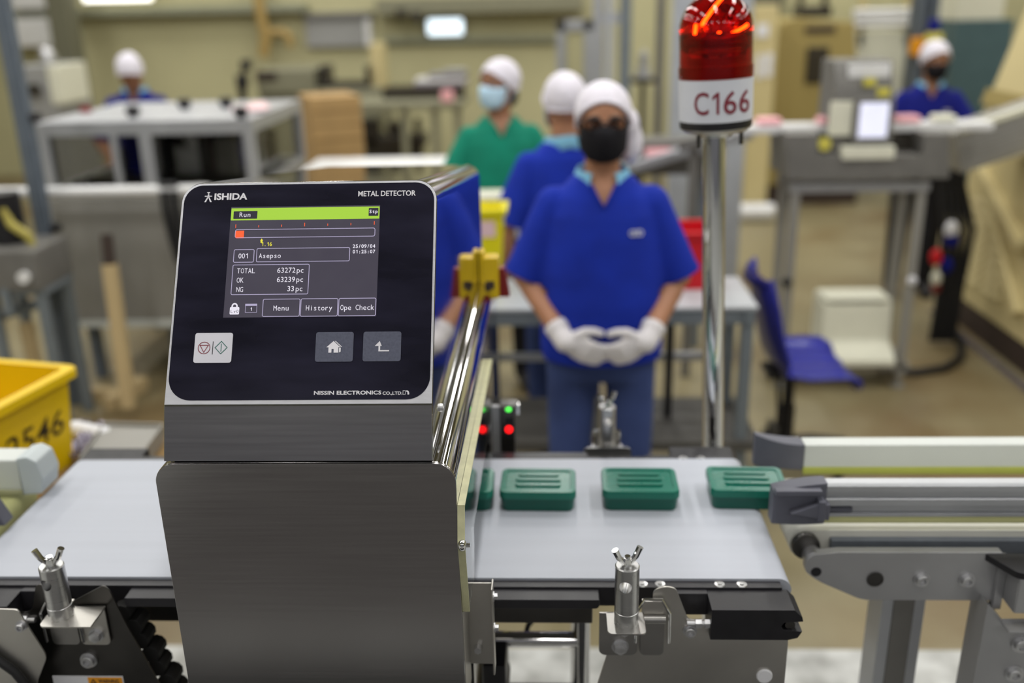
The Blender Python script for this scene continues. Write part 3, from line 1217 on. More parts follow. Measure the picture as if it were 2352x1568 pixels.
# the maker's stamp on the lever is too worn to read; a slanted cover plate and a black strut stand further left
mb = MB()
ca, cb_, cc_ = at(40, 1400, y=1.2), at(108, 1508, y=1.2), at(84, 1568, y=1.2)
mb.prism(roundpoly([(-0.94, 0.70), (-0.94, ca.z + 0.004), (ca.x, ca.z), (cb_.x, cb_.z), (cc_.x, cc_.z), (cc_.x - 0.02, 0.70)], [0, 0.006, 0.006, 0.01, 0.01, 0]), 'y', 1.2, 1.203, 0.0006)
cvp = mb.build('cover_plate', 'plate_steel', conv)
capscrew(cvp, -0.812, 1.2, 0.920, 0.0065)
mb = MB()
mb.tube([(-0.92, 1.192, 0.915), (-0.87, 1.192, 0.875), (-0.835, 1.192, 0.84), (-0.815, 1.192, 0.80), (-0.81, 1.192, 0.70)], 0.007, 12)
mb.build('black_strut', 'cable_black', cvp)
# warning label
mb = MB()
mb.box(-0.800, -0.686, YP - 0.0012, YP, 0.735, 0.8045)
wl = mb.build('warning_label', 'label_white', spl2, 0)
mb = MB()
mb.box(-0.7430, -0.6875, YP - 0.0016, YP - 0.001, 0.740, 0.8025)
mb.build('orange_field', 'label_orange', wl, 0)
mb = MB()
put_text(mb, 'WARNING', Vector((-0.7260, YP - 0.002, 0.7925)), Vector((1, 0, 0)), Vector((0, 0, 1)), 0.0065, 0.02, 'l', 0.033)
for a, b in (((-0.7385, 0.792), (-0.7305, 0.792)), ((-0.7305, 0.792), (-0.7345, 0.799)), ((-0.7345, 0.799), (-0.7385, 0.792))):
    mb.bar((a[0], YP - 0.002, a[1]), (b[0], YP - 0.002, b[1]), 0.0012, 0.0006, (0, 1, 0))
mb.build('label_text', 'print_dark', wl, 0)
# black cable chain behind the left plate
for i in range(8):
    mb = MB()
    x = -0.682 + 0.010 * i + (0.004 if i % 2 else 0)
    z = 0.905 - 0.026 * i
    mb.cyl((x, 1.25, z), (x, 1.285, z), 0.0155, n=10, bev=0.002)
    mb.build('cable_chain_link', 'black_rubber', conv)
# far-side post and plate
mb = MB()
mb.prism(rrect(0.06, 0.155, 0.70, 0.948, (0, 0, 0.01, 0.01)), 'y', 1.752, 1.755, 0.0006)
mb.prism(rrect(0.078, 0.142, 1.752, 1.812, (0, 0, 0.008, 0.008)), 'z', 0.925, 0.928, 0.0006)
abr3 = mb.build('angle_bracket', 'machined_alu', conv)
guide_post(abr3, 0.1075, 1.782, 0.928, 0.098, turn=R(8))
for sx in (-1, 1):
    mb = MB()
    mb.tube([(0.1075 + sx * 0.021, 1.79, 0.928), (0.1075 + sx * 0.024, 1.79, 0.955), (0.1075 + sx * 0.022, 1.79, 0.968)], 0.005, 10)
    mb.build('post_stop', 'chrome', abr3)
# legs and cross tubes of the frame
for x in (-0.62, 0.046):
    for y in (1.42, 1.62):
        mb = MB()
        mb.cyl((x, y, 0.02), (x, y, 0.88), 0.015, n=20)
        mb.cyl((x, y, 0.0), (x, y, 0.02), 0.03, n=20)
        mb.build('leg', 'polished_steel', conv)
for y, z in ((1.42, 0.735), (1.62, 0.25)):
    mb = MB()
    mb.cyl((-0.62, y, z), (0.046, y, z), 0.0135, n=20)
    mb.build('cross_tube', 'polished_steel', conv)
for x in (-0.62, 0.046):
    mb = MB()
    mb.cyl((x, 1.42, 0.25), (x, 1.62, 0.25), 0.012, n=16)
    mb.build('cross_tube', 'polished_steel', conv)
# drive motor and its cable below the belt
mb = MB()
mb.cyl((-0.112, 1.36, 0.66), (-0.112, 1.44, 0.66), 0.030, n=20, bev=0.003)
mb.box(-0.125, -0.085, 1.34, 1.44, 0.50, 0.74, 0.004)
mb.box(-0.09, 0.046, 1.405, 1.435, 0.60, 0.63, 0.002)
mb.build('drive_motor', 'black_plastic', conv)
mb = MB()
mb.tube([(-0.06, 1.46, 0.69), (-0.05, 1.48, 0.72), (-0.02, 1.5, 0.745), (0.03, 1.53, 0.76), (0.05, 1.6, 0.77)], 0.005, 8)
mb.build('motor_cable', 'cable_black', conv)


# ================================================================== SOAP BOXES ON THE BELT
def soap_box(x, y, rz, label):
    t = thing('soap_box', label, 'box', (x, y, ZB), rz, 'green soap boxes riding the white belt')
    W = Matrix.Translation((x, y, ZB)) @ Matrix.Rotation(rz, 4, 'Z')
    mb = MB()
    b = rrect(-0.0635, 0.0635, -0.043, 0.043, 0.012, 6)
    u = rrect(-0.0655, 0.0655, -0.045, 0.045, 0.012, 6)
    mb.loft([[(p[0] * 0.97, p[1] * 0.97, 0.0) for p in b], [(p[0], p[1], 0.003) for p in b], [(p[0], p[1], 0.026) for p in u]])
    bmesh.ops.transform(mb.bm, matrix=W, verts=mb.bm.verts)
    mb.build('base', 'soap_green', t)
    mb = MB()
    l0 = rrect(-0.0675, 0.0675, -0.047, 0.047, 0.013, 6)
    l1 = rrect(-0.066, 0.066, -0.0455, 0.0455, 0.012, 6)
    l2 = rrect(-0.058, 0.058, -0.038, 0.038, 0.008, 6)
    mb.loft([[(*p, 0.0255) for p in l0], [(*p, 0.036) for p in l0], [(*p, 0.039) for p in l1], [(*p, 0.0392) for p in l2], [(p[0] * 0.985, p[1] * 0.98, 0.0372) for p in l2]])
    bmesh.ops.transform(mb.bm, matrix=W, verts=mb.bm.verts)
    ld = mb.build('lid', 'soap_lid', t)
    for yy, hw in ((-0.017, 0.040), (0.003, 0.040), (0.021, 0.036)):
        mb = MB()
        mb.prism(rrect(-hw, hw, yy - 0.0055, yy + 0.0055, 0.005), 'z', 0.0365, 0.0405, 0.001)
        bmesh.ops.transform(mb.bm, matrix=W, verts=mb.bm.verts)
        mb.build('lid_rib', 'soap_lid', ld)
    return t


soap_box(-0.176, 1.535, R(1), 'green soap box half hidden, just leaving the metal detector tunnel')
soap_box(-0.029, 1.535, R(-1), 'green soap box on the belt, first one clear of the metal detector')
soap_box(0.152, 1.537, R(-1), 'green soap box in the middle of the open belt, between two others')
soap_box(0.342, 1.541, R(-2), 'green soap box at the end of the belt, entering between grey rail caps')

# ================================================================== OUTFEED CONVEYOR
oc = thing('outfeed_conveyor', 'narrow aluminium outfeed conveyor with cream belt and grey end caps, right of white belt', 'conveyor', (0.9, 1.52, 0.0))
OY0, OY1, OZ = 1.432, 1.618, 0.948
mb = MB()
pr = []
r_ = 0.026
for i in range(13):
    a = R(90 + 180 * i / 12)
    pr.append((0.423 + r_ * math.cos(a), OZ - r_ + r_ * math.sin(a)))
for i in range(13):
    a = R(270 + 180 * i / 12)
    pr.append((1.50 + r_ * math.cos(a), OZ - r_ + r_ * math.sin(a)))
mb.prism(pr, 'y', OY0, OY1)
mb.build('belt', 'belt_cream', oc, 40)
mb = MB()
mb.cyl((0.423, OY0 - 0.012, OZ - 0.026), (0.423, OY0 + 0.002, OZ - 0.026), 0.0235, n=28, bev=0.002)
rol = mb.build('end_roller', 'dark_steel', oc)
mb = MB()
mb.cyl((0.432, OY0 - 0.034, OZ - 0.038), (0.432, OY0 - 0.004, OZ - 0.038), 0.0165, n=24, bev=0.001)
mb.cyl((0.432, OY0 - 0.037, OZ - 0.038), (0.432, OY0 - 0.03, OZ - 0.038), 0.0085, n=18, bev=0.001)
mb.build('bearing', 'zinc', rol)
mb = MB()
mb.box(0.464, 1.5, OY0 - 0.012, OY0 + 0.004, OZ - 0.040, OZ - 0.012, 0.002)
mb.box(0.464, 1.5, OY1 - 0.004, OY1 + 0.012, OZ - 0.040, OZ - 0.012, 0.002)
mb.box(0.47, 1.5, OY0 + 0.003, OY1 - 0.003, OZ - 0.05, OZ - 0.027)
mb.build('slider_bed', 'bed_grey', oc)
# side plate
YS = OY0 - 0.034
mb = MB()
sp_ = roundpoly([(0.416, 0.912), (0.425, 0.925), (0.470, 0.930), (0.735, 0.930), (0.735, 0.838), (0.515, 0.838), (0.440, 0.874), (0.416, 0.893)], [0.01, 0.01, 0.0, 0.003, 0.003, 0.012, 0.02, 0.012])
mb.prism(sp_, 'y', YS - 0.006, YS + 0.012, 0.0012)
osp = mb.build('side_plate', 'anodised_alu', oc)
mb = MB()
mb.cyl((0.4345, YS - 0.0065, 0.893), (0.4345, YS + 0.004, 0.893), 0.0088, n=20)
mb.build('plate_hole', 'black_plastic', osp)
mb = MB()
mb.lathe([(0.0125, 0), (0.0140, 0.0012), (0.0125, 0.0016), (0.0122, 0.0004), (0, 0.0004)], (0, 0, 0), 26, Matrix.Translation((0.5325, YS - 0.0065, 0.8795)) @ Matrix.Rotation(R(90), 4, 'X'))
mb.build('plate_bore', 'dark_steel', osp)
capscrew(osp, 0.608, YS - 0.006, 0.880, 0.0098)
capscrew(osp, 0.682, YS - 0.006, 0.879, 0.0098)
# legs
for x, y in ((0.617, 1.515),):
    mb = MB()
    mb.box(0.585, 0.662, 1.482, 1.552, 0.02, 0.85, 0.003)
    mb.box(0.575, 0.672, 1.47, 1.56, 0.0, 0.02, 0.002)
    mb.build('leg', 'alu_profile', oc)
mb = MB()
mb.box(0.605, 0.6415, 1.4795, 1.483, 0.05, 0.838, 0.0005)
mb.build('leg_slot_cover', 'tank_grey', oc)
mb = MB()
mb.box(1.35, 1.43, 1.482, 1.552, 0.0, 0.92, 0.003)
mb.build('leg', 'alu_profile', oc)


# guide rails with end caps
def guide_rail(y0, y1, x0, zt, h, name_far):
    mb = MB()
    if name_far:
        mb.box(x0 + 0.088, 1.5, y0, y1, zt - h, zt, 0.004)
        g = mb.build('guide_rail', 'rail_white', oc)
        mb = MB()
        mb.box(x0 + 0.088, 1.5, y0 - 0.002, y0 + 0.004, zt - h - 0.012, zt - h + 0.002, 0.001)
        mb.build('wear_strip', 'wear_strip', g)
    else:
        # extruded profile: two beads, a groove and a lower lip
        p = [(y1, zt), (y0 + 0.004, zt), (y0, zt - 0.004), (y0, zt - 0.014), (y0 + 0.006, zt - 0.017), (y0 + 0.006, zt - 0.026), (y0 + 0.001, zt - 0.029), (y0 + 0.001, zt - 0.040),
             (y0 + 0.009, zt - 0.043), (y0 + 0.009, zt - 0.055), (y0 + 0.003, zt - 0.057), (y0 + 0.003, zt - 0.062), (y1, zt - 0.062)]
        mb.prism(p, 'x', x0 + 0.076, 1.5)
        g = mb.build('guide_rail', 'alu_profile', oc, 20)
        mb = MB()
        mb.box(x0 + 0.07, 1.5, y0 + 0.004, y1 + 0.004, zt - 0.076, zt - 0.062, 0.003)
        mb.build('wear_strip', 'wear_strip_pale', g)
        mb = MB()
        mb.box(x0 + 0.074, x0 + 0.135, y0 + 0.004, y0 + 0.012, zt - 0.054, zt - 0.046, 0.001)
        mb.build('joint_key', 'grey_cap', g)
    # curved end cap
    mb = MB()
    n = 10
    top = []
    for i in range(n + 1):
        s = i / n
        top.append((x0 + 0.092 * s, (y1 if name_far else y0) * 0 + s))
    rings = []
    for i in range(n + 1):
        s = i / n
        x = x0 + 0.088 * s
        if name_far:
            yy0 = y0 + 0.022 * (1 - s) ** 2
            za, zb = zt - h - 0.004, zt + 0.012 * (1 - s) ** 2
        else:
            yy0 = y0 - 0.004 - 0.014 * (1 - s) * s
            za, zb = zt - 0.072, zt + 0.004 - 0.014 * (1 - s) ** 2
        rings.append([(x, yy0, za), (x, y1 + 0.002, za), (x, y1 + 0.002, zb), (x, yy0, zb)])
    mb.loft(rings)
    bmesh.ops.bevel(mb.bm, geom=[e for e in mb.bm.edges if len(e.link_faces) == 2 and e.calc_face_angle(0) > R(50)], offset=0.0022, segments=2, affect='EDGES', profile=0.5)
    cp_ = mb.build('end_cap', 'grey_cap', g)
    if not name_far:
        mb = MB()
        mb.prism([(x0 + 0.026, zt - 0.044), (x0 + 0.070, zt - 0.026), (x0 + 0.090, zt - 0.026), (x0 + 0.090, zt - 0.056), (x0 + 0.070, zt - 0.052)], 'y', y0 - 0.022, y0 - 0.004, 0.002)
        mb.box(x0 + 0.070, x0 + 0.083, y0 - 0.024, y0, zt - 0.058, zt - 0.020, 0.003)
        mb.box(x0 + 0.0, x0 + 0.076, y0 - 0.020, y0 - 0.004, zt - 0.012, zt - 0.002, 0.002)
        mb.build('cap_arm', 'grey_cap', cp_)
    return g


guide_rail(1.632, 1.668, 0.378, 1.010, 0.048, True)
guide_rail(1.428, 1.450, 0.362, 1.037, 0.07, False)
# black cover, motor bracket and bolts at the right edge
YG = 1.36
mb = MB()
cp0 = [at(2262, 1262, y=YG), at(2312, 1322, y=YG)]
mb.prism(roundpoly([(0.705, 1.395), (0.735, 1.335), (1.0, 1.335), (1.0, 1.395)], [0.004, 0.012, 0, 0]), 'z', 0.916, 0.928, 0.0015)
mb.build('black_cover', 'black_plastic', oc)
mb = MB()
mb.box(0.728, 0.742, 1.385, 1.40, 0.826, 0.926, 0.001)
mb.box(0.742, 1.0, 1.345, 1.40, 0.845, 0.915, 0.004)
mb.build('motor_box', 'anodised_alu', oc)
mb = MB()
mb.prism([(0.700, 0.30), (0.708, 0.852), (0.732, 0.826), (0.735, 0.822), (1.0, 0.822), (1.0, 0.30)], 'y', 1.362, 1.366, 0.0008)
mb.prism([(0.700, 0.30), (0.708, 0.852), (0.737, 0.820), (0.737, 0.30)], 'y', 1.366, 1.42, 0.0008)
mb.box(0.735, 1.0, 1.335, 1.366, 0.815, 0.819, 0.001)
mb.box(0.70, 1.0, 1.362, 1.44, 0.0, 0.30, 0.002)
mbr = mb.build('motor_bracket', 'anodised_alu', oc)
capscrew(mbr, 0.772, 1.362, 0.775, 0.0115)
capscrew(mbr, 0.770, 1.362, 0.716, 0.0115)
mb = MB()
mb.cyl((0.795, 1.343, 0.876), (0.795, 1.347, 0.876), 0.0125, n=24)
mb.box(0.787, 0.85, 1.343, 1.347, 0.845, 0.876)
mb.build('black_knob', 'black_plastic', oc)

# ================================================================== INFEED GUIDE (left)
ic = thing('infeed_conveyor', 'infeed conveyor with pale guide rails ending at the left end of the white belt', 'conveyor', (-1.4, 1.53, 0.0))
mb = MB()
pr = [(p[0] - 0.423 - 1.02, p[1]) for p in [(0.423 - 0, OZ - 0.052), (0.423, OZ)]]
mb.box(-1.9, -0.995, 1.445, 1.615, 0.900, 0.945, 0.018, None, 4)
mb.build('belt', 'wear_strip_pale', ic)
mb = MB()
mb.box(-1.9, -0.965, 1.545, 1.60, 0.962, 1.026, 0.006)
gr = mb.build('guide_rail', 'rail_white', ic)
mb = MB()
mb.prism(roundpoly([(-0.985, 0.956), (-0.985, 1.030), (-0.965, 1.034), (-0.947, 1.024), (-0.940, 0.990), (-0.948, 0.958)], [0.001, 0.003, 0.003, 0.004, 0.004, 0.004]), 'y', 1.541, 1.604, 0.003)
mb.build('end_cap', 'pale_cap', gr)
mb = MB()
mb.box(-1.9, -1.04, 1.43, 1.448, 0.955, 1.02, 0.004)
gr2 = mb.build('guide_rail', 'rail_white', ic)
mb = MB()
mb.prism(roundpoly([(-1.05, 0.95), (-1.05, 1.03), (-0.975, 1.02), (-0.950, 0.962)], [0.002, 0.004, 0.01, 0.004]), 'y', 1.42, 1.45, 0.003)
mb.build('end_cap', 'grey_cap', gr2)
mb = MB()
mb.box(-1.06, -1.03, 1.50, 1.56, 0.0, 0.902, 0.003)
mb.box(-1.9, -1.87, 1.50, 1.56, 0.0, 0.902, 0.003)
mb.build('leg', 'alu_profile', ic)
mb = MB()
mb.box(-1.03, -1.0, 1.60, 1.635, 0.925, 0.955, 0.003)
mb.build('blue_clip', 'chair_blue', ic)

# ================================================================== BEACON
bc = thing('warning_beacon', 'red domed warning beacon marked C166 on a tall chrome pole behind the belt', 'beacon', (0.335, 1.86, 0.0))
pb = Vector((0.3465, 1.86, 0.0))
p1 = at(1637, 1035, y=1.86)
p2 = at(1640, 300, y=1.86)
dd = (p2 - p1).normalized()
pbase = p1 - dd * (p1.z / dd.z)
mb = MB()
mb.cyl(pbase + dd * 0.02, p2, 0.0222, n=32)
pole = mb.build('pole', 'chrome', bc)
mb = MB()
mb.cyl(pbase, pbase + dd * 0.02, 0.06, n=28, bev=0.002)
mb.build('pole_flange', 'plate_steel', bc)
bxx = Vector((0, 1, 0)).cross(dd).normalized()
BM_ = Matrix.Translation(p2 + Vector((0.003, 0, 0))) @ Matrix((bxx, dd.cross(bxx), dd)).transposed().to_4x4()
mb = MB()
mb.lathe([(0, 0), (0.058, 0), (0.062, 0.004), (0.066, 0.006), (0.0665, 0.012), (0, 0.012)], (0, 0, 0), 48, BM_)
mb.lathe([(0, -0.010), (0.030, -0.010), (0.034, 0), (0, 0)], (0, 0, 0), 30, BM_)
mb.build('base_plate', 'plate_steel', bc)
mb = MB()
mb.lathe([(0.0, 0.008), (0.0668, 0.008), (0.0676, 0.010), (0.0676, 0.022), (0.0, 0.022)], (0, 0, 0), 48, BM_)
mb.build('base_gasket', 'black_plastic', bc)
mb = MB()
mb.lathe([(0, 0.022), (0.0682, 0.022), (0.0688, 0.090), (0.0690, 0.098), (0, 0.098)], (0, 0, 0), 64, BM_)
band = mb.build('label_band', 'beacon_white', bc)
for k in range(3):
    a = R(-50 + 120 * k)
    mb = MB()
    q = BM_ @ Vector((0.048 * math.sin(a), -0.048 * math.cos(a), 0.0))
    mb.cyl(q, q - dd * 0.026, 0.004, n=12)
    mb.build('mounting_stud', 'dark_steel', bc)
# curved lettering on the band
mb = MB()
tmp = MB()
for ch_, x_, w_ in (('C', -0.0007, 0.0285), ('1', 0.0342, 0.0125), ('6', 0.0544, 0.0255), ('6', 0.0850, 0.0285)):
    put_text(tmp, ch_, Vector((x_, 0, 0)), Vector((1, 0, 0)), Vector((0, 1, 0)), 0.039, 0.010, 'l', w_)
bmesh.ops.triangulate(tmp.bm, faces=tmp.bm.faces)
bmesh.ops.subdivide_edges(tmp.bm, edges=[e for e in tmp.bm.edges if e.calc_length() > 0.006], cuts=3)
cam_a = math.atan2(pbase.x, pbase.y)
for v in tmp.bm.verts:
    rr = 0.0692
    ang = (v.co.x - 0.0375) / rr - cam_a
    v.co = BM_ @ Vector((rr * math.sin(ang), -rr * math.cos(ang), 0.038 + v.co.y))
mb = tmp
mb.build('lettering', 'beacon_letter', band, 0)
# dome: thin red glass shell
mb = MB()
outer = [(0.0692, 0.098), (0.0692, 0.118), (0.0672, 0.121), (0.0668, 0.185)]
for i in range(1, 11):
    a = R(90 * i / 10)
    outer.append((0.0668 * math.cos(a) if i < 10 else 0.0, 0.185 + 0.063 * math.sin(a)))
inner = [(max(r - 0.0025, 0), z - (0.0025 if z > 0.2 else 0)) for r, z in outer[::-1]]
mb.lathe(outer + inner, (0, 0, 0), 48, BM_)
mb.build('dome', 'beacon_red', bc, 40)
mb = MB()
mb.lathe([(0, 0.099), (0.050, 0.099), (0.050, 0.118), (0.030, 0.122), (0.030, 0.135), (0, 0.135)], (0, 0, 0), 30, BM_)
mb.build('lamp_socket', 'sheet_grey', bc)
mb = MB()
mb.lathe([(0.008, 0.136), (0.030, 0.142), (0.040, 0.155), (0.044, 0.178), (0.042, 0.178), (0.037, 0.157), (0.028, 0.145), (0.008, 0.140)], (0, 0, 0), 30,
         BM_ @ Matrix.Rotation(R(0), 4, 'X'))
mb.build('reflector', 'chrome', bc)
for (q0, q1) in (((-0.022, -0.020, 0.190), (0.012, -0.014, 0.232)), ((0.008, -0.030, 0.172), (0.042, -0.024, 0.188)), ((-0.034, -0.022, 0.172), (-0.030, -0.018, 0.192))):  # glowing rods added in place of lamp highlights seen through the dome
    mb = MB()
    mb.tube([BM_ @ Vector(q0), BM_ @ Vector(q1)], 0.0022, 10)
    mb.build('streak_rod', 'beacon_streak', bc)
mb = MB()
for (q0, q1) in (((-0.022, -0.020, 0.190), (-0.010, -0.004, 0.135)), ((0.008, -0.030, 0.172), (0.004, -0.008, 0.135)), ((-0.034, -0.022, 0.172), (-0.014, -0.006, 0.135))):
    mb.tube([BM_ @ Vector(q1), BM_ @ Vector(q0)], 0.0016, 8)
mb.build('streak_rod_support', 'dark_steel', bc)  # thin stems carrying the added glowing rods

# ================================================================== PHOTO SENSORS ON THE FAR RAIL
for (x0, x1, lab, red) in ((-0.110, -0.080, 'small black photo sensor with red and green lights on the far rail', True),):
    t = thing('photo_sensor', lab, 'sensor', ((x0 + x1) / 2, 1.80, 0.80))
    mb = MB()
    mb.box(x0, x1, 1.785, 1.82, 0.905, 1.02, 0.003)
    mb.box(x0 - 0.001, x1 + (0.006 if red else 0.0), 1.79, 1.825, 1.012, 1.024, 0.002)
    xs = x0 + (0.008 if red else 0.001)
    mb.box(xs, xs + 0.010, 1.80, 1.82, 0.75, 0.905, 0.001)
    mb.box(xs, xs + 0.010, 1.755, 1.82, 0.745, 0.75, 0.001)
    mb.box(xs, xs + 0.010, 1.752, 1.756, 0.745, 0.92, 0.001)
    o = mb.build('sensor_body', 'dark_steel' if red else 'anodised_alu', t)
    if red:
        mb = MB()
        mb.box(x0 + 0.010, x0 + 0.028, 1.783, 1.786, 0.955, 1.0, 0.001)
        mb.build('lens_window', 'black_plastic', t)
        mb = MB()
        mb.ell((x0 + 0.018, 1.783, 0.974), (0.0072, 0.002, 0.0078), 16, 8)
        mb.build('red_light', 'led_red', t)
        mb = MB()
        mb.box(-0.127, -0.1105, 1.79, 1.80, 0.80, 1.022, 0.001)
        mb.box(-0.127, -0.1, 1.80, 1.803, 0.93, 1.0, 0.0005)
        mb.build('sensor_bracket', 'anodised_alu', t)
    mb = MB()
    mb.ell((x0 + 0.018 if red else x1 - 0.006, 1.786, 1.017), (0.006, 0.004, 0.0045), 14, 8)
    mb.build('green_light', 'led_green', t)
    mb = MB()
    mb.box(x1 + 0.004 if red else x0 + 0.001, x1 + 0.010 if red else x0 + 0.006, 1.788, 1.80, 1.004, 1.027, 0.001)
    mb.build('end_tab', 'chrome', t)

# ================================================================== PEOPLE
def remeshed(mb, voxel, smooth_it=4, cut=None):
    """fuse everything in mb into one continuous skin"""
    me = bpy.data.meshes.new('r')
    mb.bm.to_mesh(me)
    mb.bm.free()
    ob = bpy.data.objects.new('r', me)
    COL.objects.link(ob)
    m = ob.modifiers.new('v', 'REMESH')
    m.mode = 'VOXEL'
    m.voxel_size = voxel
    s = ob.modifiers.new('s', 'SMOOTH')
    s.iterations = smooth_it
    s.factor = 0.5
    bpy.context.view_layer.update()
    dg = bpy.context.evaluated_depsgraph_get()
    res = bpy.data.meshes.new_from_object(ob.evaluated_get(dg))
    bpy.data.objects.remove(ob)
    out = MB()
    out.bm.from_mesh(res)
    bpy.data.meshes.remove(res)
    if cut:
        dead = [f for f in out.bm.faces if cut(f.calc_center_median(), f.normal)]
        bmesh.ops.delete(out.bm, geom=dead, context='FACES')
    return out


def limb(mb, pts, rad, n=16):
    pts = [Vector(p) for p in pts]
    P, Q = [], []
    for i in range(len(pts) - 1):
        for k in range(5):
            s = k / 5
            P.append(pts[i].lerp(pts[i + 1], s))
            Q.append(rad[i] * (1 - s) + rad[i + 1] * s)
    P.append(pts[-1])
    Q.append(rad[-1])
    mb.tube(P, Q, n)
    for p, r in zip(pts, rad):
        mb.ell(p, (r, r, r), 14, 10)


def rings(mb, rr, n=28, p=2.3):
    """stack of super-ellipse sections: z, half width, half depth, y centre, x centre"""
    out = []
    for q in rr:
        z, rx, ry, cy = q[:4]
        cx = q[4] if len(q) > 4 else 0
        ring_ = []
        for k in range(n):
            a = 2 * math.pi * k / n
            c, s = math.cos(a), math.sin(a)
            ring_.append((cx + rx * math.copysign(abs(c) ** (2 / p), c), cy + ry * math.copysign(abs(s) ** (2 / p), s), z))
        out.append(ring_)
    mb.loft(out)


def hand(mb, wrist, d, nrm, thumb, grow=0.0, curl=0.5, k=1.0):
    """palm, four jointed fingers of different lengths and a thumb; d points to the fingertips, nrm out of the palm, thumb to the thumb side"""
    d = Vector(d).normalized()
    nrm = Vector(nrm)
    nrm = (nrm - d * nrm.dot(d)).normalized()
    s = nrm.cross(d)
    if s.dot(Vector(thumb)) < 0:
        s = -s
    wv = Vector(wrist)
    rs = []
    for t_, hw, ht in ((-0.01, 0.026, 0.020), (0.02, 0.033, 0.017), (0.055, 0.041, 0.015), (0.085, 0.041, 0.013), (0.095, 0.036, 0.009)):
        c = wv + d * t_ * k
        rs.append([c + s * math.cos(2 * math.pi * i / 16) * (hw * k + grow) + nrm * math.sin(2 * math.pi * i / 16) * (ht * k + grow) for i in range(16)])
    mb.loft(rs)
    for off, L, r in ((0.030, 0.070, 0.0092), (0.010, 0.080, 0.0095), (-0.011, 0.074, 0.0090), (-0.030, 0.058, 0.0080)):
        p = wv + d * 0.083 * k + s * off * k
        a = 0.0
        path = [p]
        for f in (0.45, 0.32, 0.23):
            a += curl
            p = p + (d * math.cos(a) + nrm * math.sin(a)) * (L * f * k)
            path.append(p)
        limb(mb, path, [r * k + grow, r * k * 0.95 + grow, r * k * 0.88 + grow, r * k * 0.78 + grow], 10)
    p = wv + d * 0.025 * k + s * 0.026 * k
    p2 = p + (d * 0.55 + s * 0.75 + nrm * 0.2).normalized() * 0.036 * k
    p3 = p2 + (d * 0.85 + s * 0.35 + nrm * 0.35).normalized() * 0.030 * k
    p4 = p3 + (d * 0.95 + s * 0.05 + nrm * 0.4).normalized() * 0.024 * k
    limb(mb, [p, p2, p3, p4], [0.0135 * k + grow, 0.0115 * k + grow, 0.0100 * k + grow, 0.0085 * k + grow], 10)


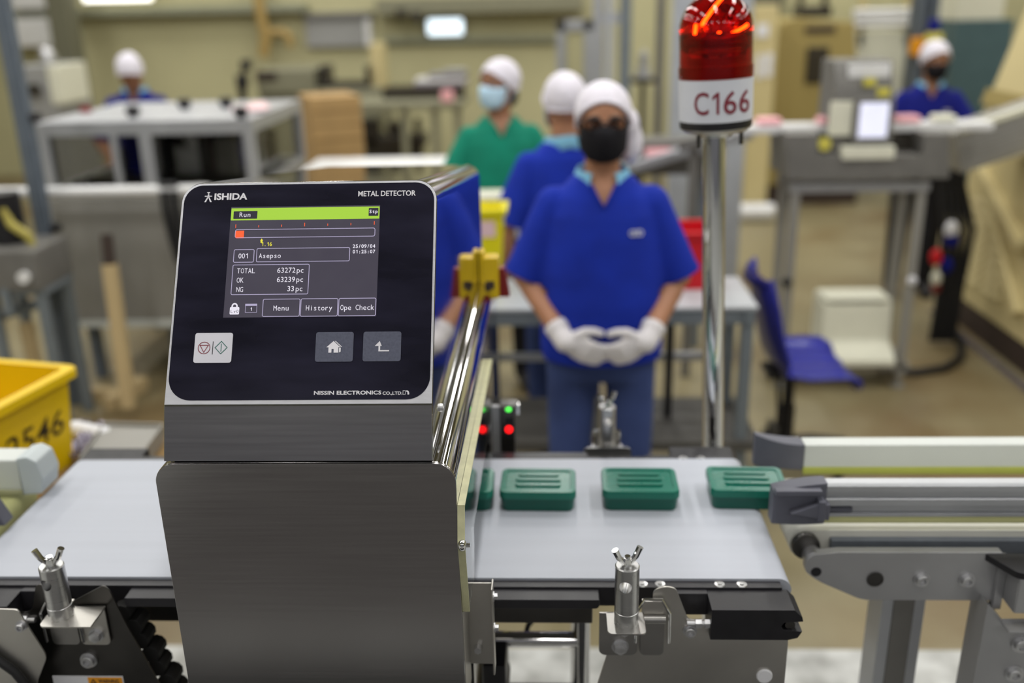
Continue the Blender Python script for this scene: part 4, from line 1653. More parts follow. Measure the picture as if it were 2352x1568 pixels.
def person(label, loc, rz, s, shirt, collar, pants, arms, mask, skin='skin', glasses=False, gloves=False, bun=None, head_yaw=0.0, head_tilt=0.0, wide=1.0, logo=False, group=None, vneck=True, hair=False, shw=1.0):
    """standing figure, 1.70 m before scaling, facing -Y; arms = two (elbow, wrist, hand direction, palm normal, curl)"""
    t = thing('person', label, 'person', loc, rz, group)
    W = Matrix.Translation(Vector(loc)) @ Matrix.Rotation(rz, 4, 'Z') @ Matrix.Scale(s, 4)
    HM = Matrix.Translation((0, 0.0, 1.47)) @ Matrix.Rotation(head_yaw, 4, 'Z') @ Matrix.Rotation(head_tilt, 4, 'X') @ Matrix.Translation((0, 0, -1.47))

    def fin(mb, name, m, par, sm=60, M=None):
        bmesh.ops.transform(mb.bm, matrix=W @ M if M is not None else W, verts=mb.bm.verts)
        return mb.build(name, m, par, sm)
    # ---- skin: one continuous body
    mb = MB()
    hd = MB()
    HR_ = [(1.478, 0.030, 0.034, -0.040), (1.488, 0.045, 0.055, -0.034), (1.51, 0.058, 0.078, -0.018), (1.54, 0.066, 0.090, -0.006), (1.575, 0.071, 0.094, -0.002), (1.61, 0.073, 0.095, 0.002), (1.64, 0.071, 0.092, 0.005), (1.665, 0.062, 0.080, 0.008), (1.685, 0.044, 0.058, 0.010), (1.697, 0.020, 0.026, 0.010)]
    rings(hd, HR_, 28, 2.1)
    hd.tube([(0, -0.090, 1.598), (0, -0.104, 1.572), (0, -0.114, 1.556), (0, -0.100, 1.545)], [0.008, 0.011, 0.014, 0.011], 12)
    for sx in (-1, 1):
        hd.ell((sx * 0.012, -0.100, 1.550), (0.009, 0.010, 0.008), 10, 8)
        hd.ell((sx * 0.074, 0.010, 1.575), (0.010, 0.020, 0.032), 12, 10)
        hd.ell((sx * 0.030, -0.083, 1.607), (0.026, 0.012, 0.010), 12, 8)
        hd.ell((sx * 0.042, -0.062, 1.553), (0.020, 0.020, 0.018), 12, 8)
    hd.ell((0, -0.090, 1.522), (0.026, 0.012, 0.010), 12, 8)
    hd.ell((0, -0.086, 1.496), (0.024, 0.016, 0.016), 12, 8)
    bmesh.ops.transform(hd.bm, matrix=HM, verts=hd.bm.verts)
    me = bpy.data.meshes.new('h')
    hd.bm.to_mesh(me)
    hd.bm.free()
    mb.bm.from_mesh(me)
    bpy.data.meshes.remove(me)
    limb(mb, [(0, 0.018, 1.36), (0, 0.012, 1.45), (0, 0.004, 1.53)], [0.066, 0.056, 0.054])
    rings(mb, [(0.80, 0.135 * wide, 0.10, 0.0), (0.9, 0.15 * wide, 0.115, 0.0), (1.0, 0.15 * wide, 0.115, 0), (1.15, 0.16 * wide, 0.115, 0), (1.28, 0.160 * wide, 0.106, 0), (1.345, 0.130 * wide, 0.092, 0.004), (1.40, 0.085 * wide, 0.07, 0.008), (1.435, 0.06, 0.05, 0.01)])
    for i, (sx, arm) in enumerate(zip((-1, 1), arms)):
        el, wr, hdir, nrm, curl = arm
        sh = (sx * 0.150 * shw, 0.005, 1.335)
        limb(mb, [sh, el, wr], [0.044, 0.042, 0.029])
        hand(mb, wr, hdir, nrm, (-sx, 0, 0.6) if abs(hdir[2]) > 0.5 else (0, 0, 1), 0.0, curl)
        limb(mb, [(sx * 0.085, 0, 0.86), (sx * 0.10, -0.006, 0.47), (sx * 0.10, 0.012, 0.08)], [0.080, 0.052, 0.036])
        mb.tube([(sx * 0.10, 0.03, 0.045), (sx * 0.105, -0.06, 0.04), (sx * 0.11, -0.14, 0.03)], [0.038, 0.036, 0.026], 12)
    b_ = remeshed(mb, 0.0075, 3)
    fin(b_, 'body', skin, t)
    # ---- shirt
    mb = MB()
    rings(mb, [(0.828, 0.172 * wide, 0.128, -0.008), (0.87, 0.178 * wide, 0.136, -0.010), (0.95, 0.176 * wide, 0.142, -0.016), (1.03, 0.177 * wide, 0.143, -0.018), (1.12, 0.180 * wide, 0.138, -0.010), (1.24, 0.182 * shw, 0.130, -0.002), (1.31, 0.172 * shw, 0.118, 0.002), (1.365, 0.146 * shw, 0.104, 0.008), (1.41, 0.108, 0.082, 0.012), (1.440, 0.074, 0.066, 0.014)], 32)
    for sx, arm in zip((-1, 1), arms):
        el = Vector(arm[0])
        sh = Vector((sx * 0.152 * shw, 0.005, 1.332))
        e2 = sh.lerp(el, 0.93)
        limb(mb, [sh, sh.lerp(el, 0.5), e2], [0.062, 0.068, 0.073])

    def cut(c, nrm_):
        if not vneck:
            return False
        return c.y < 0.0 and c.z > 1.345 and abs(c.x) < (c.z - 1.345) * 0.62 + 0.003
    sh_ = remeshed(mb, 0.0085, 5, cut)
    for sx, arm in zip((-1, 1), arms):
        # open the sleeve ends
        el = Vector(arm[0])
        shp = Vector((sx * 0.152 * shw, 0.005, 1.332))
        dv = (el - shp).normalized()
        e2 = shp.lerp(el, 0.93)
        dead = [f for f in sh_.bm.faces if (f.calc_center_median() - e2).dot(dv) > 0.012 and (f.calc_center_median() - e2).length < 0.12]
        bmesh.ops.delete(sh_.bm, geom=dead, context='FACES')
    shirt_o = fin(sh_, 'shirt', shirt, t)
    # sleeve hems
    for sx, arm in zip((-1, 1), arms):
        el = Vector(arm[0])
        shp = Vector((sx * 0.152 * shw, 0.005, 1.332))
        dv = (el - shp).normalized()
        e2 = shp.lerp(el, 0.93)
        mb = MB()
        mb.tube([e2 - dv * 0.008, e2 + dv * 0.008, e2 + dv * 0.013], [0.0735, 0.0755, 0.073], 22, False)
        fin(mb, 'sleeve_hem', shirt, shirt_o)
    # ---- collar: a folded band open at the front
    if collar:
        mb = MB()
        n = 26
        r1, r2, r3 = [], [], []
        for k in range(n + 1):
            a = R(-90 + 28 + (360 - 56) * k / n)
            f = abs(math.cos((a + math.pi / 2) / 2))      # 1 at the front
            c_, s_ = math.cos(a), math.sin(a)
            r1.append((0.070 * c_, 0.070 * s_ + 0.010, 1.452 - 0.018 * f))
            r2.append((0.080 * c_, 0.078 * s_ + 0.010, 1.462 - 0.020 * f))
            r3.append((0.106 * c_, 0.094 * s_ + 0.006, 1.412 - 0.046 * f))
        mb.loft([r1, r2, r3], False, False)
        me_ = bpy.data.meshes.new('c')
        co = fin(mb, 'collar', collar, shirt_o)
        md = co.modifiers.new('thick', 'SOLIDIFY')
        md.thickness = 0.004
    if vneck:
        mb = MB()
        mb.tube([(-0.040, -0.080, 1.412), (-0.022, -0.096, 1.378), (0.0, -0.108, 1.342), (0.022, -0.096, 1.378), (0.040, -0.080, 1.412)], 0.005, 8)
        fin(mb, 'placket', shirt, shirt_o)
    if logo:
        mb = MB()
        for dx in (-0.012, 0.0, 0.012):
            mb.lathe([(0.006, 0), (0.0095, 0), (0.0095, 0.002), (0.006, 0.002)], (0, 0, 0), 20, Matrix.Translation((0.098 + dx, -0.123 + dx * 0.2, 1.268)) @ Matrix.Rotation(R(90), 4, 'X'))
        fin(mb, 'chest_emblem', 'label_white', shirt_o)
    # ---- trousers
    mb = MB()
    rings(mb, [(0.76, 0.150 * wide, 0.108, 0.0), (0.86, 0.160 * wide, 0.118, 0.0), (0.95, 0.158 * wide, 0.120, -0.004)])
    for sx in (-1, 1):
        limb(mb, [(sx * 0.084 * wide, 0, 0.84), (sx * 0.104, -0.006, 0.47), (sx * 0.104, 0.012, 0.07)], [0.090, 0.072, 0.060])
    fin(remeshed(mb, 0.011, 4), 'trousers', pants, t)
    for sx in (-1, 1):
        mb = MB()
        mb.tube([(sx * 0.104, 0.055, 0.04), (sx * 0.106, 0.02, 0.047), (sx * 0.112, -0.06, 0.044), (sx * 0.116, -0.135, 0.034), (sx * 0.117, -0.165, 0.03)], [0.034, 0.047, 0.047, 0.040, 0.026], 14)
        fin(mb, 'shoe', 'shoe_dark', t)
    # ---- hairnet with gathered edge
    mb = MB()
    rs = []
    for i in range(13):
        u = i / 12.0
        el_ = R(-30 + 120 * u)
        row = []
        for k in range(36):
            a = 2 * math.pi * k / 36
            front = max(0.0, -math.sin(a))
            e_ = el_ + R(58) * front * (1 - u)
            puff = 1.0 + 0.035 * math.sin(9 * a) * (1 - u) + 0.03 * math.sin(5 * a + 1.3)
            rr = math.cos(e_)
            row.append((0.088 * rr * math.cos(a) * puff, 0.112 * rr * math.sin(a) * puff + 0.016, 1.612 + 0.100 * math.sin(e_)))
        rs.append(row)
    mb.loft(rs, True)
    hn = fin(mb, 'hairnet', 'hairnet', t, 60, HM)
    mb = MB()
    pth = []
    for k in range(37):
        a = 2 * math.pi * k / 36
        front = max(0.0, -math.sin(a))
        e_ = R(-30) + R(58) * front
        pth.append((0.088 * math.cos(e_) * math.cos(a), 0.112 * math.cos(e_) * math.sin(a) + 0.016, 1.612 + 0.100 * math.sin(e_)))
    mb.tube(pth, 0.0065, 8, False)
    fin(mb, 'elastic_band', 'hairnet', hn, 60, HM)
    if bun:
        mb = MB()
        mb.ell(bun, (0.040, 0.045, 0.070), 16, 12)
        mb.ell((bun[0] * 0.86, bun[1] - 0.01, bun[2] + 0.055), (0.040, 0.050, 0.055), 16, 12)
        fin(remeshed(mb, 0.008, 3), 'net_tail', 'hairnet', hn, 60, HM)
    if hair:
        mb = MB()
        mb.ell((0, 0.055, 1.53), (0.068, 0.045, 0.06), 16, 12)
        fin(mb, 'hair', 'hair_dark', t, 60, HM)
    # ---- mask wrapped over nose, cheeks and chin
    if mask:
        rs = []
        for i, (z, rx, ry, cy) in enumerate([(1.474, 0.030, 0.040, -0.040), (1.482, 0.052, 0.066, -0.036), (1.505, 0.068, 0.090, -0.026), (1.535, 0.075, 0.106, -0.014), (1.560, 0.077, 0.112, -0.010), (1.578, 0.077, 0.108, -0.006)]):
            row = []
            for k in range(21):
                a = R(-90 - 78 + 156 * k / 20)
                bump_ = 0.010 * math.exp(-((k - 10) / 2.2) ** 2) if i > 2 else 0
                zz = z + (0.014 * math.exp(-((k - 10) / 3.0) ** 2) if i == 5 else 0)
                row.append((rx * math.cos(a), ry * math.sin(a) * (1 + bump_) + cy + 0.004 - bump_, zz))
            rs.append(row)
        mb = MB()
        mb.loft(rs, False, False)
        mk = fin(mb, 'face_mask', mask, t, 60, HM)
        md = mk.modifiers.new('thick', 'SOLIDIFY')
        md.thickness = 0.003
        for sx in (-1, 1):
            mb = MB()
            mb.tube([(sx * 0.070, -0.04, 1.555), (sx * 0.078, -0.012, 1.585), (sx * 0.082, 0.020, 1.588), (sx * 0.078, 0.018, 1.545), (sx * 0.068, -0.035, 1.505)], 0.0022, 6)
            fin(mb, 'ear_loop', mask, mk, 60, HM)
    # ---- eyes, brows, spectacles
    for sx in (-1, 1):
        mb = MB()
        mb.ell((sx * 0.031, -0.080, 1.592), (0.013, 0.010, 0.0065), 14, 8)
        e = fin(mb, 'eye', 'eye_white', t, 60, HM)
        mb = MB()
        mb.ell((sx * 0.031, -0.0895, 1.592), (0.0056, 0.003, 0.0056), 12, 8)
        fin(mb, 'iris', 'hair_dark', e, 60, HM)
        mb = MB()
        mb.tube([(sx * 0.014, -0.096, 1.611), (sx * 0.032, -0.094, 1.616), (sx * 0.050, -0.080, 1.610)], [0.003, 0.004, 0.002], 8)
        fin(mb, 'eyebrow', 'hair_dark', t, 60, HM)
    if glasses:
        mb = MB()
        for sx in (-1, 1):
            pth = [(sx * 0.036 + 0.027 * math.cos(a), -0.104 + 0.012 * (abs(sx * 0.036 + 0.027 * math.cos(a)) / 0.06) ** 2, 1.592 + 0.019 * math.sin(a)) for a in [2 * math.pi * k / 20 for k in range(21)]]
            mb.tube(pth, 0.0042, 8, False)
            mb.tube([(sx * 0.063, -0.092, 1.597), (sx * 0.078, -0.05, 1.596), (sx * 0.080, 0.012, 1.592)], 0.0024, 6)
        mb.tube([(-0.010, -0.106, 1.597), (0, -0.109, 1.600), (0.010, -0.106, 1.597)], 0.0026, 6)
        g = fin(mb, 'spectacles', 'spectacle_black', t, 60, HM)
        mb = MB()
        for sx in (-1, 1):
            mb.lathe([(0, 0), (0.0265, 0), (0.0265, 0.001), (0, 0.001)], (0, 0, 0), 20, Matrix.Translation((sx * 0.036, -0.099, 1.592)) @ Matrix.Rotation(R(90), 4, 'X') @ Matrix.Diagonal((1, 0.7, 1, 1)))
        fin(mb, 'lens', 'lens_clear', g, 60, HM)
    # ---- gloves
    if gloves:
        for sx, arm in zip((-1, 1), arms):
            el, wr, hdir, nrm, curl = arm
            mb = MB()
            hand(mb, wr, hdir, nrm, (0, 0, 1), 0.0032, curl)
            d_ = (Vector(wr) - Vector(el)).normalized()
            limb(mb, [Vector(wr) - d_ * 0.035, Vector(wr) + d_ * 0.01], [0.036, 0.034])
            gl = fin(remeshed(mb, 0.0042, 2), 'glove', 'glove_white', t)
            mb = MB()
            p = Vector(wr) - d_ * 0.045
            mb.tube([p - d_ * 0.012, p + d_ * 0.012], [0.0385, 0.0385], 20, False)
            fin(mb, 'cuff', 'glove_white', gl)
    return t


main = person('person in royal blue polo, black mask, glasses and hairnet standing with gloved hands folded',
              (0.146, 2.78, 0), 0.0, 0.925, 'cloth_blue', 'collar_sky', 'denim',
              [((-0.246, 0.0, 1.100), (-0.125, -0.165, 0.940), (0.80, -0.12, -0.42), (0.25, 0.95, 0.1), 0.30),
               ((0.246, 0.0, 1.095), (0.135, -0.175, 0.940), (-0.80, -0.10, -0.42), (-0.25, 0.95, 0.1), 0.42)],
              'mask_black', 'skin', True, True, (0.088, 0.045, 1.520), 0.0, 0.0, 1.13, True)
green = person('person in green shirt with white hairnet and pale blue mask, looking left',
               (-0.235, 4.42, 0), R(8), 0.912, 'cloth_green', None, 'trouser_black',
               [((-0.27, -0.03, 1.10), (-0.22, -0.24, 1.02), (0.2, -0.9, -0.1), (0, 0, -1), 0.4), ((0.27, -0.03, 1.10), (0.22, -0.24, 1.02), (-0.2, -0.9, -0.1), (0, 0, -1), 0.4)],
               'mask_blue', 'skin_tan', hair=True, head_yaw=R(-48), wide=1.08)
back = person('person in royal blue shirt and white hairnet, seen from behind next to the green shirt',
              (0.045, 3.70, 0), R(196), 0.905, 'cloth_blue', 'collar_sky', 'denim',
              [((-0.26, 0.01, 1.09), (-0.25, -0.04, 0.86), (0.0, -0.2, -0.9), (0.9, 0, 0), 0.3), ((0.26, 0.01, 1.09), (0.25, -0.04, 0.86), (0.0, -0.2, -0.9), (-0.9, 0, 0), 0.3)],
              'mask_blue', 'skin', vneck=False, wide=1.08)
far_l = person('person in dark blue shirt with grey hairnet bending behind the glass enclosure',
               (-2.68, 6.25, 0), R(14), 0.915, 'cloth_blue_dark', 'collar_sky', 'trouser_black',
               [((-0.28, -0.05, 1.10), (-0.16, -0.26, 0.98), (0.2, -0.9, -0.1), (0, 0, -1), 0.4), ((0.28, -0.05, 1.10), (0.16, -0.26, 0.98), (-0.2, -0.9, -0.1), (0, 0, -1), 0.4)],
               None, 'skin_tan', head_tilt=R(42))
far_r = person('person in dark blue polo with white hairnet working beside the cream machine at right',
               (2.24, 5.93, 0), R(-12), 0.895, 'cloth_blue_dark', 'collar_sky', 'trouser_black',
               [((-0.28, -0.04, 1.10), (-0.16, -0.26, 1.02), (0.5, -0.8, -0.1), (0, 0, -1), 0.4), ((0.28, -0.06, 1.12), (0.20, -0.28, 1.10), (0.2, -0.9, 0.0), (0, 0, -1), 0.3)],
               'mask_black', 'skin_tan', head_tilt=R(10), head_yaw=R(18), logo=True)

# ================================================================== BACKGROUND
def bp(mb, x0, y0, x1, y1, Y, d, bev=0.0):
    """axis-aligned box whose front face stands at depth Y behind the pixel box, d metres deep"""
    ym = (y0 + y1) / 2
    xm = (x0 + x1) / 2
    a = at(x0, ym, y=Y).x
    b = at(x1, ym, y=Y).x
    zt = at(xm, y0, y=Y).z
    zb = at(xm, y1, y=Y).z
    mb.box(a, b, Y, Y + d, zb, zt, bev)
    return a, b, zb, zt


def one(name, label, cat, m, fn, group=None, smooth=32):
    mb = MB()
    fn(mb)
    return tag(mb.build(name, m, None, smooth), label, cat, group)


# ---- work table behind the front worker
TX0, TX1, TY0, TY1, TZ = -0.46, 0.700, 3.14, 3.52, 0.80
wt = thing('work_table', 'grey topped steel work table with lower shelf behind the front worker', 'table', (0.12, 3.38, 0))
mb = MB()
mb.box(TX0, TX1, TY0, TY1, TZ - 0.012, TZ, 0.003)
mb.build('tabletop', 'table_grey', wt)
mb = MB()
for (a, b, c, d) in ((TX0 + 0.01, TX1 - 0.01, TY0 + 0.01, TY0 + 0.045), (TX0 + 0.01, TX1 - 0.01, TY1 - 0.045, TY1 - 0.01), (TX0 + 0.01, TX0 + 0.045, TY0, TY1), (TX1 - 0.045, TX1 - 0.01, TY0, TY1)):
    mb.box(a, b, c, d, TZ - 0.065, TZ - 0.012, 0.002)
mb.build('apron', 'frame_grey', wt)
for x in (TX0 + 0.03, TX1 - 0.03):
    for y in (TY0 + 0.03, TY1 - 0.03):
        mb = MB()
        mb.box(x - 0.02, x + 0.02, y - 0.02, y + 0.02, 0.0, TZ - 0.06, 0.002)
        mb.build('leg', 'frame_grey', wt)
mb = MB()
mb.box(TX0, TX1 + 0.03, TY0 - 0.01, TY1 + 0.02, 0.26, 0.30, 0.003)
mb.build('lower_shelf', 'shelf_dark', wt)
for x in (0.43, -0.22):
    mb = MB()
    mb.box(x - 0.015, x + 0.015, TY0 + 0.2, TY0 + 0.23, 0.30, TZ - 0.06, 0.002)
    mb.build('shelf_strut', 'black_plastic', wt)
mb = MB()
mb.box(TX0, TX1, TY1 - 0.02, TY1, 0.47, 0.50, 0.002)
mb.build('stretcher', 'alu_profile', wt)


def bin_(name, label, x0, x1, Y, d, z0, z1, m, taper, lab=None, rim=0.012):
    t = thing(name, label, 'bin', ((x0 + x1) / 2, Y + d / 2, z0))
    mb = MB()
    q = taper
    o0 = [(x0 + q, Y + q), (x1 - q, Y + q), (x1 - q, Y + d - q), (x0 + q, Y + d - q)]
    o1 = [(x0, Y), (x1, Y), (x1, Y + d), (x0, Y + d)]
    w_ = 0.006
    i1 = [(x0 + w_, Y + w_), (x1 - w_, Y + w_), (x1 - w_, Y + d - w_), (x0 + w_, Y + d - w_)]
    i0 = [(x0 + q + w_, Y + q + w_), (x1 - q - w_, Y + q + w_), (x1 - q - w_, Y + d - q - w_), (x0 + q + w_, Y + d - q - w_)]
    mb.loft([[(*p, z0) for p in o0], [(*p, z1) for p in o1], [(*p, z1) for p in i1], [(*p, z0 + w_) for p in i0]])
    mb.build('body', m, t)
    mb = MB()
    for a, b in (((x0 - rim, Y - rim), (x1 + rim, Y)), ((x0 - rim, Y + d), (x1 + rim, Y + d + rim)), ((x0 - rim, Y), (x0, Y + d)), ((x1, Y), (x1 + rim, Y + d))):
        mb.box(a[0], b[0], a[1], b[1], z1 - 0.02, z1, 0.003)
    mb.build('rim', m, t)
    if lab:
        mb = MB()
        f = lambda z: Y + q * (1 - (z - z0) / (z1 - z0)) - 0.003
        mb.loft([[(lab[0], f(lab[2]), lab[2]), (lab[1], f(lab[2]), lab[2]), (lab[1], f(lab[3]), lab[3]), (lab[0], f(lab[3]), lab[3])],
                 [(lab[0], f(lab[2]) - 0.001, lab[2]), (lab[1], f(lab[2]) - 0.001, lab[2]), (lab[1], f(lab[3]) - 0.001, lab[3]), (lab[0], f(lab[3]) - 0.001, lab[3])]])
        mb.build('pink_label', 'label_pink', t, 0)
    return t


a = at(1560, 600, y=3.34)
bin_('red_bin', 'red plastic bin on the work table, half hidden behind the chrome pole', a.x, a.x + 0.13, 3.34, 0.20, TZ, TZ + 0.215, 'bin_red', 0.012)
a = at(1098, 560, y=3.30)
b = at(1150, 560, y=3.30)
bin_('yellow_bin', 'bright yellow tapered bin with pink label on the work table beside the detector', a.x - 0.02, b.x + 0.012, 3.30, 0.14, TZ, at(1130, 480, y=3.30).z, 'bin_yellow', 0.022, (a.x + 0.005, b.x - 0.018, at(1130, 545, y=3.30).z, at(1130, 508, y=3.30).z))
# ---- white slatted packing line behind the yellow bin
pk = thing('packing_line', 'cream packing line with stacked white rails and green belts, behind the yellow bin', 'conveyor', (-0.25, 3.95, 0))
for z0, z1, y, m in ((0.985, 1.045, 3.90, 'box_cream'), (0.945, 0.980, 3.885, 'bench_olive'), (0.915, 0.943, 3.90, 'soap_green'), (0.870, 0.912, 3.87, 'bar_white'), (0.842, 0.868, 3.90, 'soap_green'), (0.800, 0.840, 3.87, 'bar_white')):
    mb = MB()
    mb.box(-0.75, 0.16, y, 4.05, z0, z1, 0.006)
    mb.build('line_rail', m, pk)
for x in (-0.70, 0.11):
    mb = MB()
    mb.box(x - 0.02, x + 0.02, 3.94, 3.98, 0, 0.80, 0.002)
    mb.build('leg', 'frame_grey', pk)

# ---- inclined steel conveyor with pink soap, between the front worker and the pole
ic2 = thing('inclined_conveyor', 'grey inclined steel conveyor behind the right shoulder of the front worker', 'conveyor', (0.95, 4.9, 0))
mb = MB()
A_ = at(1480, 365, y=4.9)
B_ = at(1720, 300, y=4.9)
mb.bar((A_.x - 0.2, 4.95, A_.z - 0.06), (B_.x, 4.95, B_.z), 0.34, 0.05, (0, 0, 1), 0.006)
mb.build('belt_bed', 'alu_profile', ic2)
mb = MB()
mb.box(A_.x - 0.15, A_.x + 0.36, 4.88, 5.1, 0.95, 1.12, 0.006)
mb.build('drive_box', 'tank_grey', ic2)
for x in (A_.x - 0.05, A_.x + 0.30):
    mb = MB()
    mb.box(x - 0.02, x + 0.02, 4.93, 4.97, 0, 0.96, 0.002)
    mb.build('leg', 'frame_grey', ic2)
c = at(1510, 350, y=4.85)
one('soap_bar', 'pink soap bar riding the inclined conveyor beside the front worker', 'soap', 'pink_soap', lambda mb: mb.box(c.x - 0.06, c.x + 0.09, 4.84, 4.90, c.z - 0.02, c.z + 0.015, 0.010))

# ---- blue swivel chair
ch = thing('swivel_chair', 'blue plastic shell chair on black five-star base beside the work table', 'chair', (0.915, 3.50, 0), R(0))
cx, cy = 0.918, 3.50
mb = MB()
sec = [(-0.235, 0.80, 0.03), (-0.222, 0.83, 0.05), (-0.20, 0.74, 0.02), (-0.17, 0.62, 0.0), (-0.14, 0.52, 0.0), (-0.08, 0.462, 0.0), (0.02, 0.448, 0.0), (0.12, 0.452, 0.0), (0.20, 0.452, 0.0), (0.245, 0.430, 0.0), (0.255, 0.405, 0.0)]
hw = [0.13, 0.16, 0.195, 0.205, 0.215, 0.222, 0.225, 0.225, 0.220, 0.210, 0.195]
top, bot = [], []
for (dx, z, _), h in zip(sec, hw):
    row = []
    for k in range(15):
        v = -1 + 2 * k / 14
        lift = 0.055 * abs(v) ** 3 if z < 0.6 else 0.0
        fwd = 0.05 * abs(v) ** 2.5 if z >= 0.5 else 0.0
        groove = -0.006 * math.cos(v * 9.4) if z < 0.5 else 0
        row.append((cx + dx * 0.82 + fwd, cy + h * v, z + lift * 0.4 + groove))
    top.append(row)
mb.loft(top, False, False)
seat = mb.build('seat_shell', 'chair_blue', ch, 60)
md = seat.modifiers.new('thick', 'SOLIDIFY')
md.thickness = 0.010
md.offset = -1
mb = MB()
mb.tube([(top[0][k][0], top[0][k][1], top[0][k][2]) for k in range(15)] + [(r_[14][0], r_[14][1], r_[14][2]) for r_ in top[1:-1]] + [(top[-1][k][0], top[-1][k][1], top[-1][k][2]) for k in range(14, -1, -1)] + [(r_[0][0], r_[0][1], r_[0][2]) for r_ in top[-2:0:-1]] + [top[0][0]], 0.009, 8, False)
mb.build('rolled_edge', 'chair_blue', seat, 60)
mb = MB()
mb.cyl((cx, cy, 0.10), (cx, cy, 0.43), 0.022, n=18)
mb.cyl((cx, cy, 0.10), (cx, cy, 0.28), 0.030, n=18)
mb.box(cx - 0.10, cx + 0.10, cy - 0.07, cy + 0.07, 0.415, 0.438, 0.003)
mb.build('gas_column', 'black_plastic', ch)
mb = MB()
mb.tube([(cx - 0.06, cy - 0.06, 0.42), (cx - 0.06, cy - 0.11, 0.30), (cx - 0.06, cy - 0.11, 0.24)], 0.009, 8)
mb.build('lift_lever', 'black_plastic', ch)
for k in range(5):
    a = R(18 + 72 * k)
    ex, ey = cx + 0.27 * math.cos(a), cy + 0.27 * math.sin(a)
    mb = MB()
    mb.tube([(cx, cy, 0.12), (cx + 0.12 * math.cos(a), cy + 0.12 * math.sin(a), 0.115), (ex, ey, 0.085)], [0.026, 0.022, 0.015], 10)
    lg = mb.build('base_arm', 'black_plastic', ch)
    mb = MB()
    for s in (-1, 1):
        q = Vector((-math.sin(a), math.cos(a), 0)) * 0.016 * s
        p = Vector((ex, ey, 0.028))
        mb.cyl(p + q * 0.4, p + q * 1.4, 0.028, n=16, bev=0.003)
    mb.cyl((ex, ey, 0.03), (ex, ey, 0.085), 0.008, n=10)
    mb.build('caster', 'black_plastic', lg)

# ---- second metal detector on its stand (right, middle distance)
Y2 = 4.30
m2 = thing('stand_metal_detector', 'grey metal detector with lit white screen on a tall tube stand, near the seated chair', 'metal detector', (1.39, 4.5, 0))
mb = MB()
u = [at(*p, y=Y2) for p in ((1808, 308), (1880, 308), (1880, 356), (2120, 356), (2120, 306), (2182, 306), (2182, 410), (1808, 414))]
mb.prism([(p.x, p.z) for p in u], 'y', Y2, Y2 + 0.36, 0.006)
mb.build('cradle', 'tank_grey', m2)
mb = MB()
x0, x1 = at(1918, 230, y=4.36).x, at(2052, 230, y=4.36).x
zt_, zb_ = at(1985, 140, y=4.36).z, at(1985, 350, y=4.36).z
mb.prism([(4.36, zb_), (4.36, zt_ - 0.14), (4.42, zt_), (4.62, zt_), (4.62, zb_)], 'x', x0, x1, 0.006)
hd2 = mb.build('head', 'tank_grey', m2)
mb = MB()
bp(mb, 1950, 148, 2046, 178, 4.383, 0.03, 0.003)
mb.build('name_strip', 'bar_white', hd2)
for p in ((1985, 180, 2012, 198), (2016, 202, 2044, 222)):
    mb = MB()
    bp(mb, *p, 4.352, 0.012)
    mb.build('yellow_sticker', 'sticker_yellow', hd2, 0)
mb = MB()
bp(mb, 1962, 228, 2052, 334, 4.318, 0.045, 0.004)
mon = mb.build('monitor', 'tank_grey', m2)
mb = MB()
bp(mb, 1974, 236, 2040, 316, 4.313, 0.006, 0.001)
mb.build('screen', 'display_lit', mon, 0)
mb = MB()
bp(mb, 1908, 234, 1958, 312, 4.34, 0.03, 0.003)
mb.build('control_box', 'box_cream', m2)
mb = MB()
bp(mb, 1936, 338, 2056, 366, 4.285, 0.06, 0.004)
mb.build('white_ledge', 'box_cream', m2)
mb = MB()
c = at(1892, 330, y=4.33)
mb.cyl((c.x, 4.31, c.z), (c.x, 4.33, c.z), 0.028, n=20)
mb.build('round_dial', 'sticker_yellow', m2)
mb = MB()
bp(mb, 1880, 312, 2120, 352, 4.42, 0.2, 0.0)
mb.build('dark_recess', 'glass_dark', m2)
mb = MB()
za = at(1950, 285, y=4.47).z
mb.box(0.80, 1.98, 4.44, 4.58, za - 0.035, za, 0.006)
mb.build('belt', 'bar_white', m2)
for x in (1.10, 1.66):
    for y in (4.36, 4.58):
        mb = MB()
        mb.box(x - 0.02, x + 0.02, y - 0.02, y + 0.02, 0.06, 1.03, 0.003)
        mb.cyl((x, y, 0.0), (x, y, 0.06), 0.014, n=12)
        mb.cyl((x, y, 0.0), (x, y, 0.012), 0.032, n=16)
        mb.build('leg', 'sheet_grey', m2)
mb = MB()
mb.box(1.07, 1.69, 4.335, 4.375, 0.955, 0.995, 0.002)
mb.box(1.07, 1.69, 4.565, 4.605, 0.955, 0.995, 0.002)
mb.build('top_rail', 'anodised_alu', m2)
mb = MB()
mb.box(1.06, 1.70, 4.34, 4.62, 0.095, 0.125, 0.003)
mb.build('base_shelf', 'sheet_grey', m2)
mb = MB()
mb.ell((1.66, 4.335, 0.54), (0.022, 0.012, 0.022), 14, 10)
mb.build('white_knob', 'label_white', m2)
mb = MB()
mb.ell((1.085, 4.33, 0.54), (0.024, 0.02, 0.024), 14, 10)
mb.build('black_knob', 'black_plastic', m2)
# cream box on the base shelf
bxx_ = thing('cream_control_box', 'cream stepped control box on the base shelf of the stand metal detector', 'box', (1.42, 4.45, 0.125))
mb = MB()
mb.prism(roundpoly([(4.30, 0.127), (4.30, 0.16), (4.40, 0.22), (4.42, 0.40), (4.60, 0.42), (4.60, 0.127)], [0, 0.01, 0.02, 0.015, 0.01, 0]), 'x', 1.29, 1.615, 0.006)
mb.build('casing', 'box_cream', bxx_)
mb = MB()
mb.box(1.30, 1.605, 4.412, 4.60, 0.418, 0.428, 0.004)
mb.build('lid', 'box_cream', bxx_)
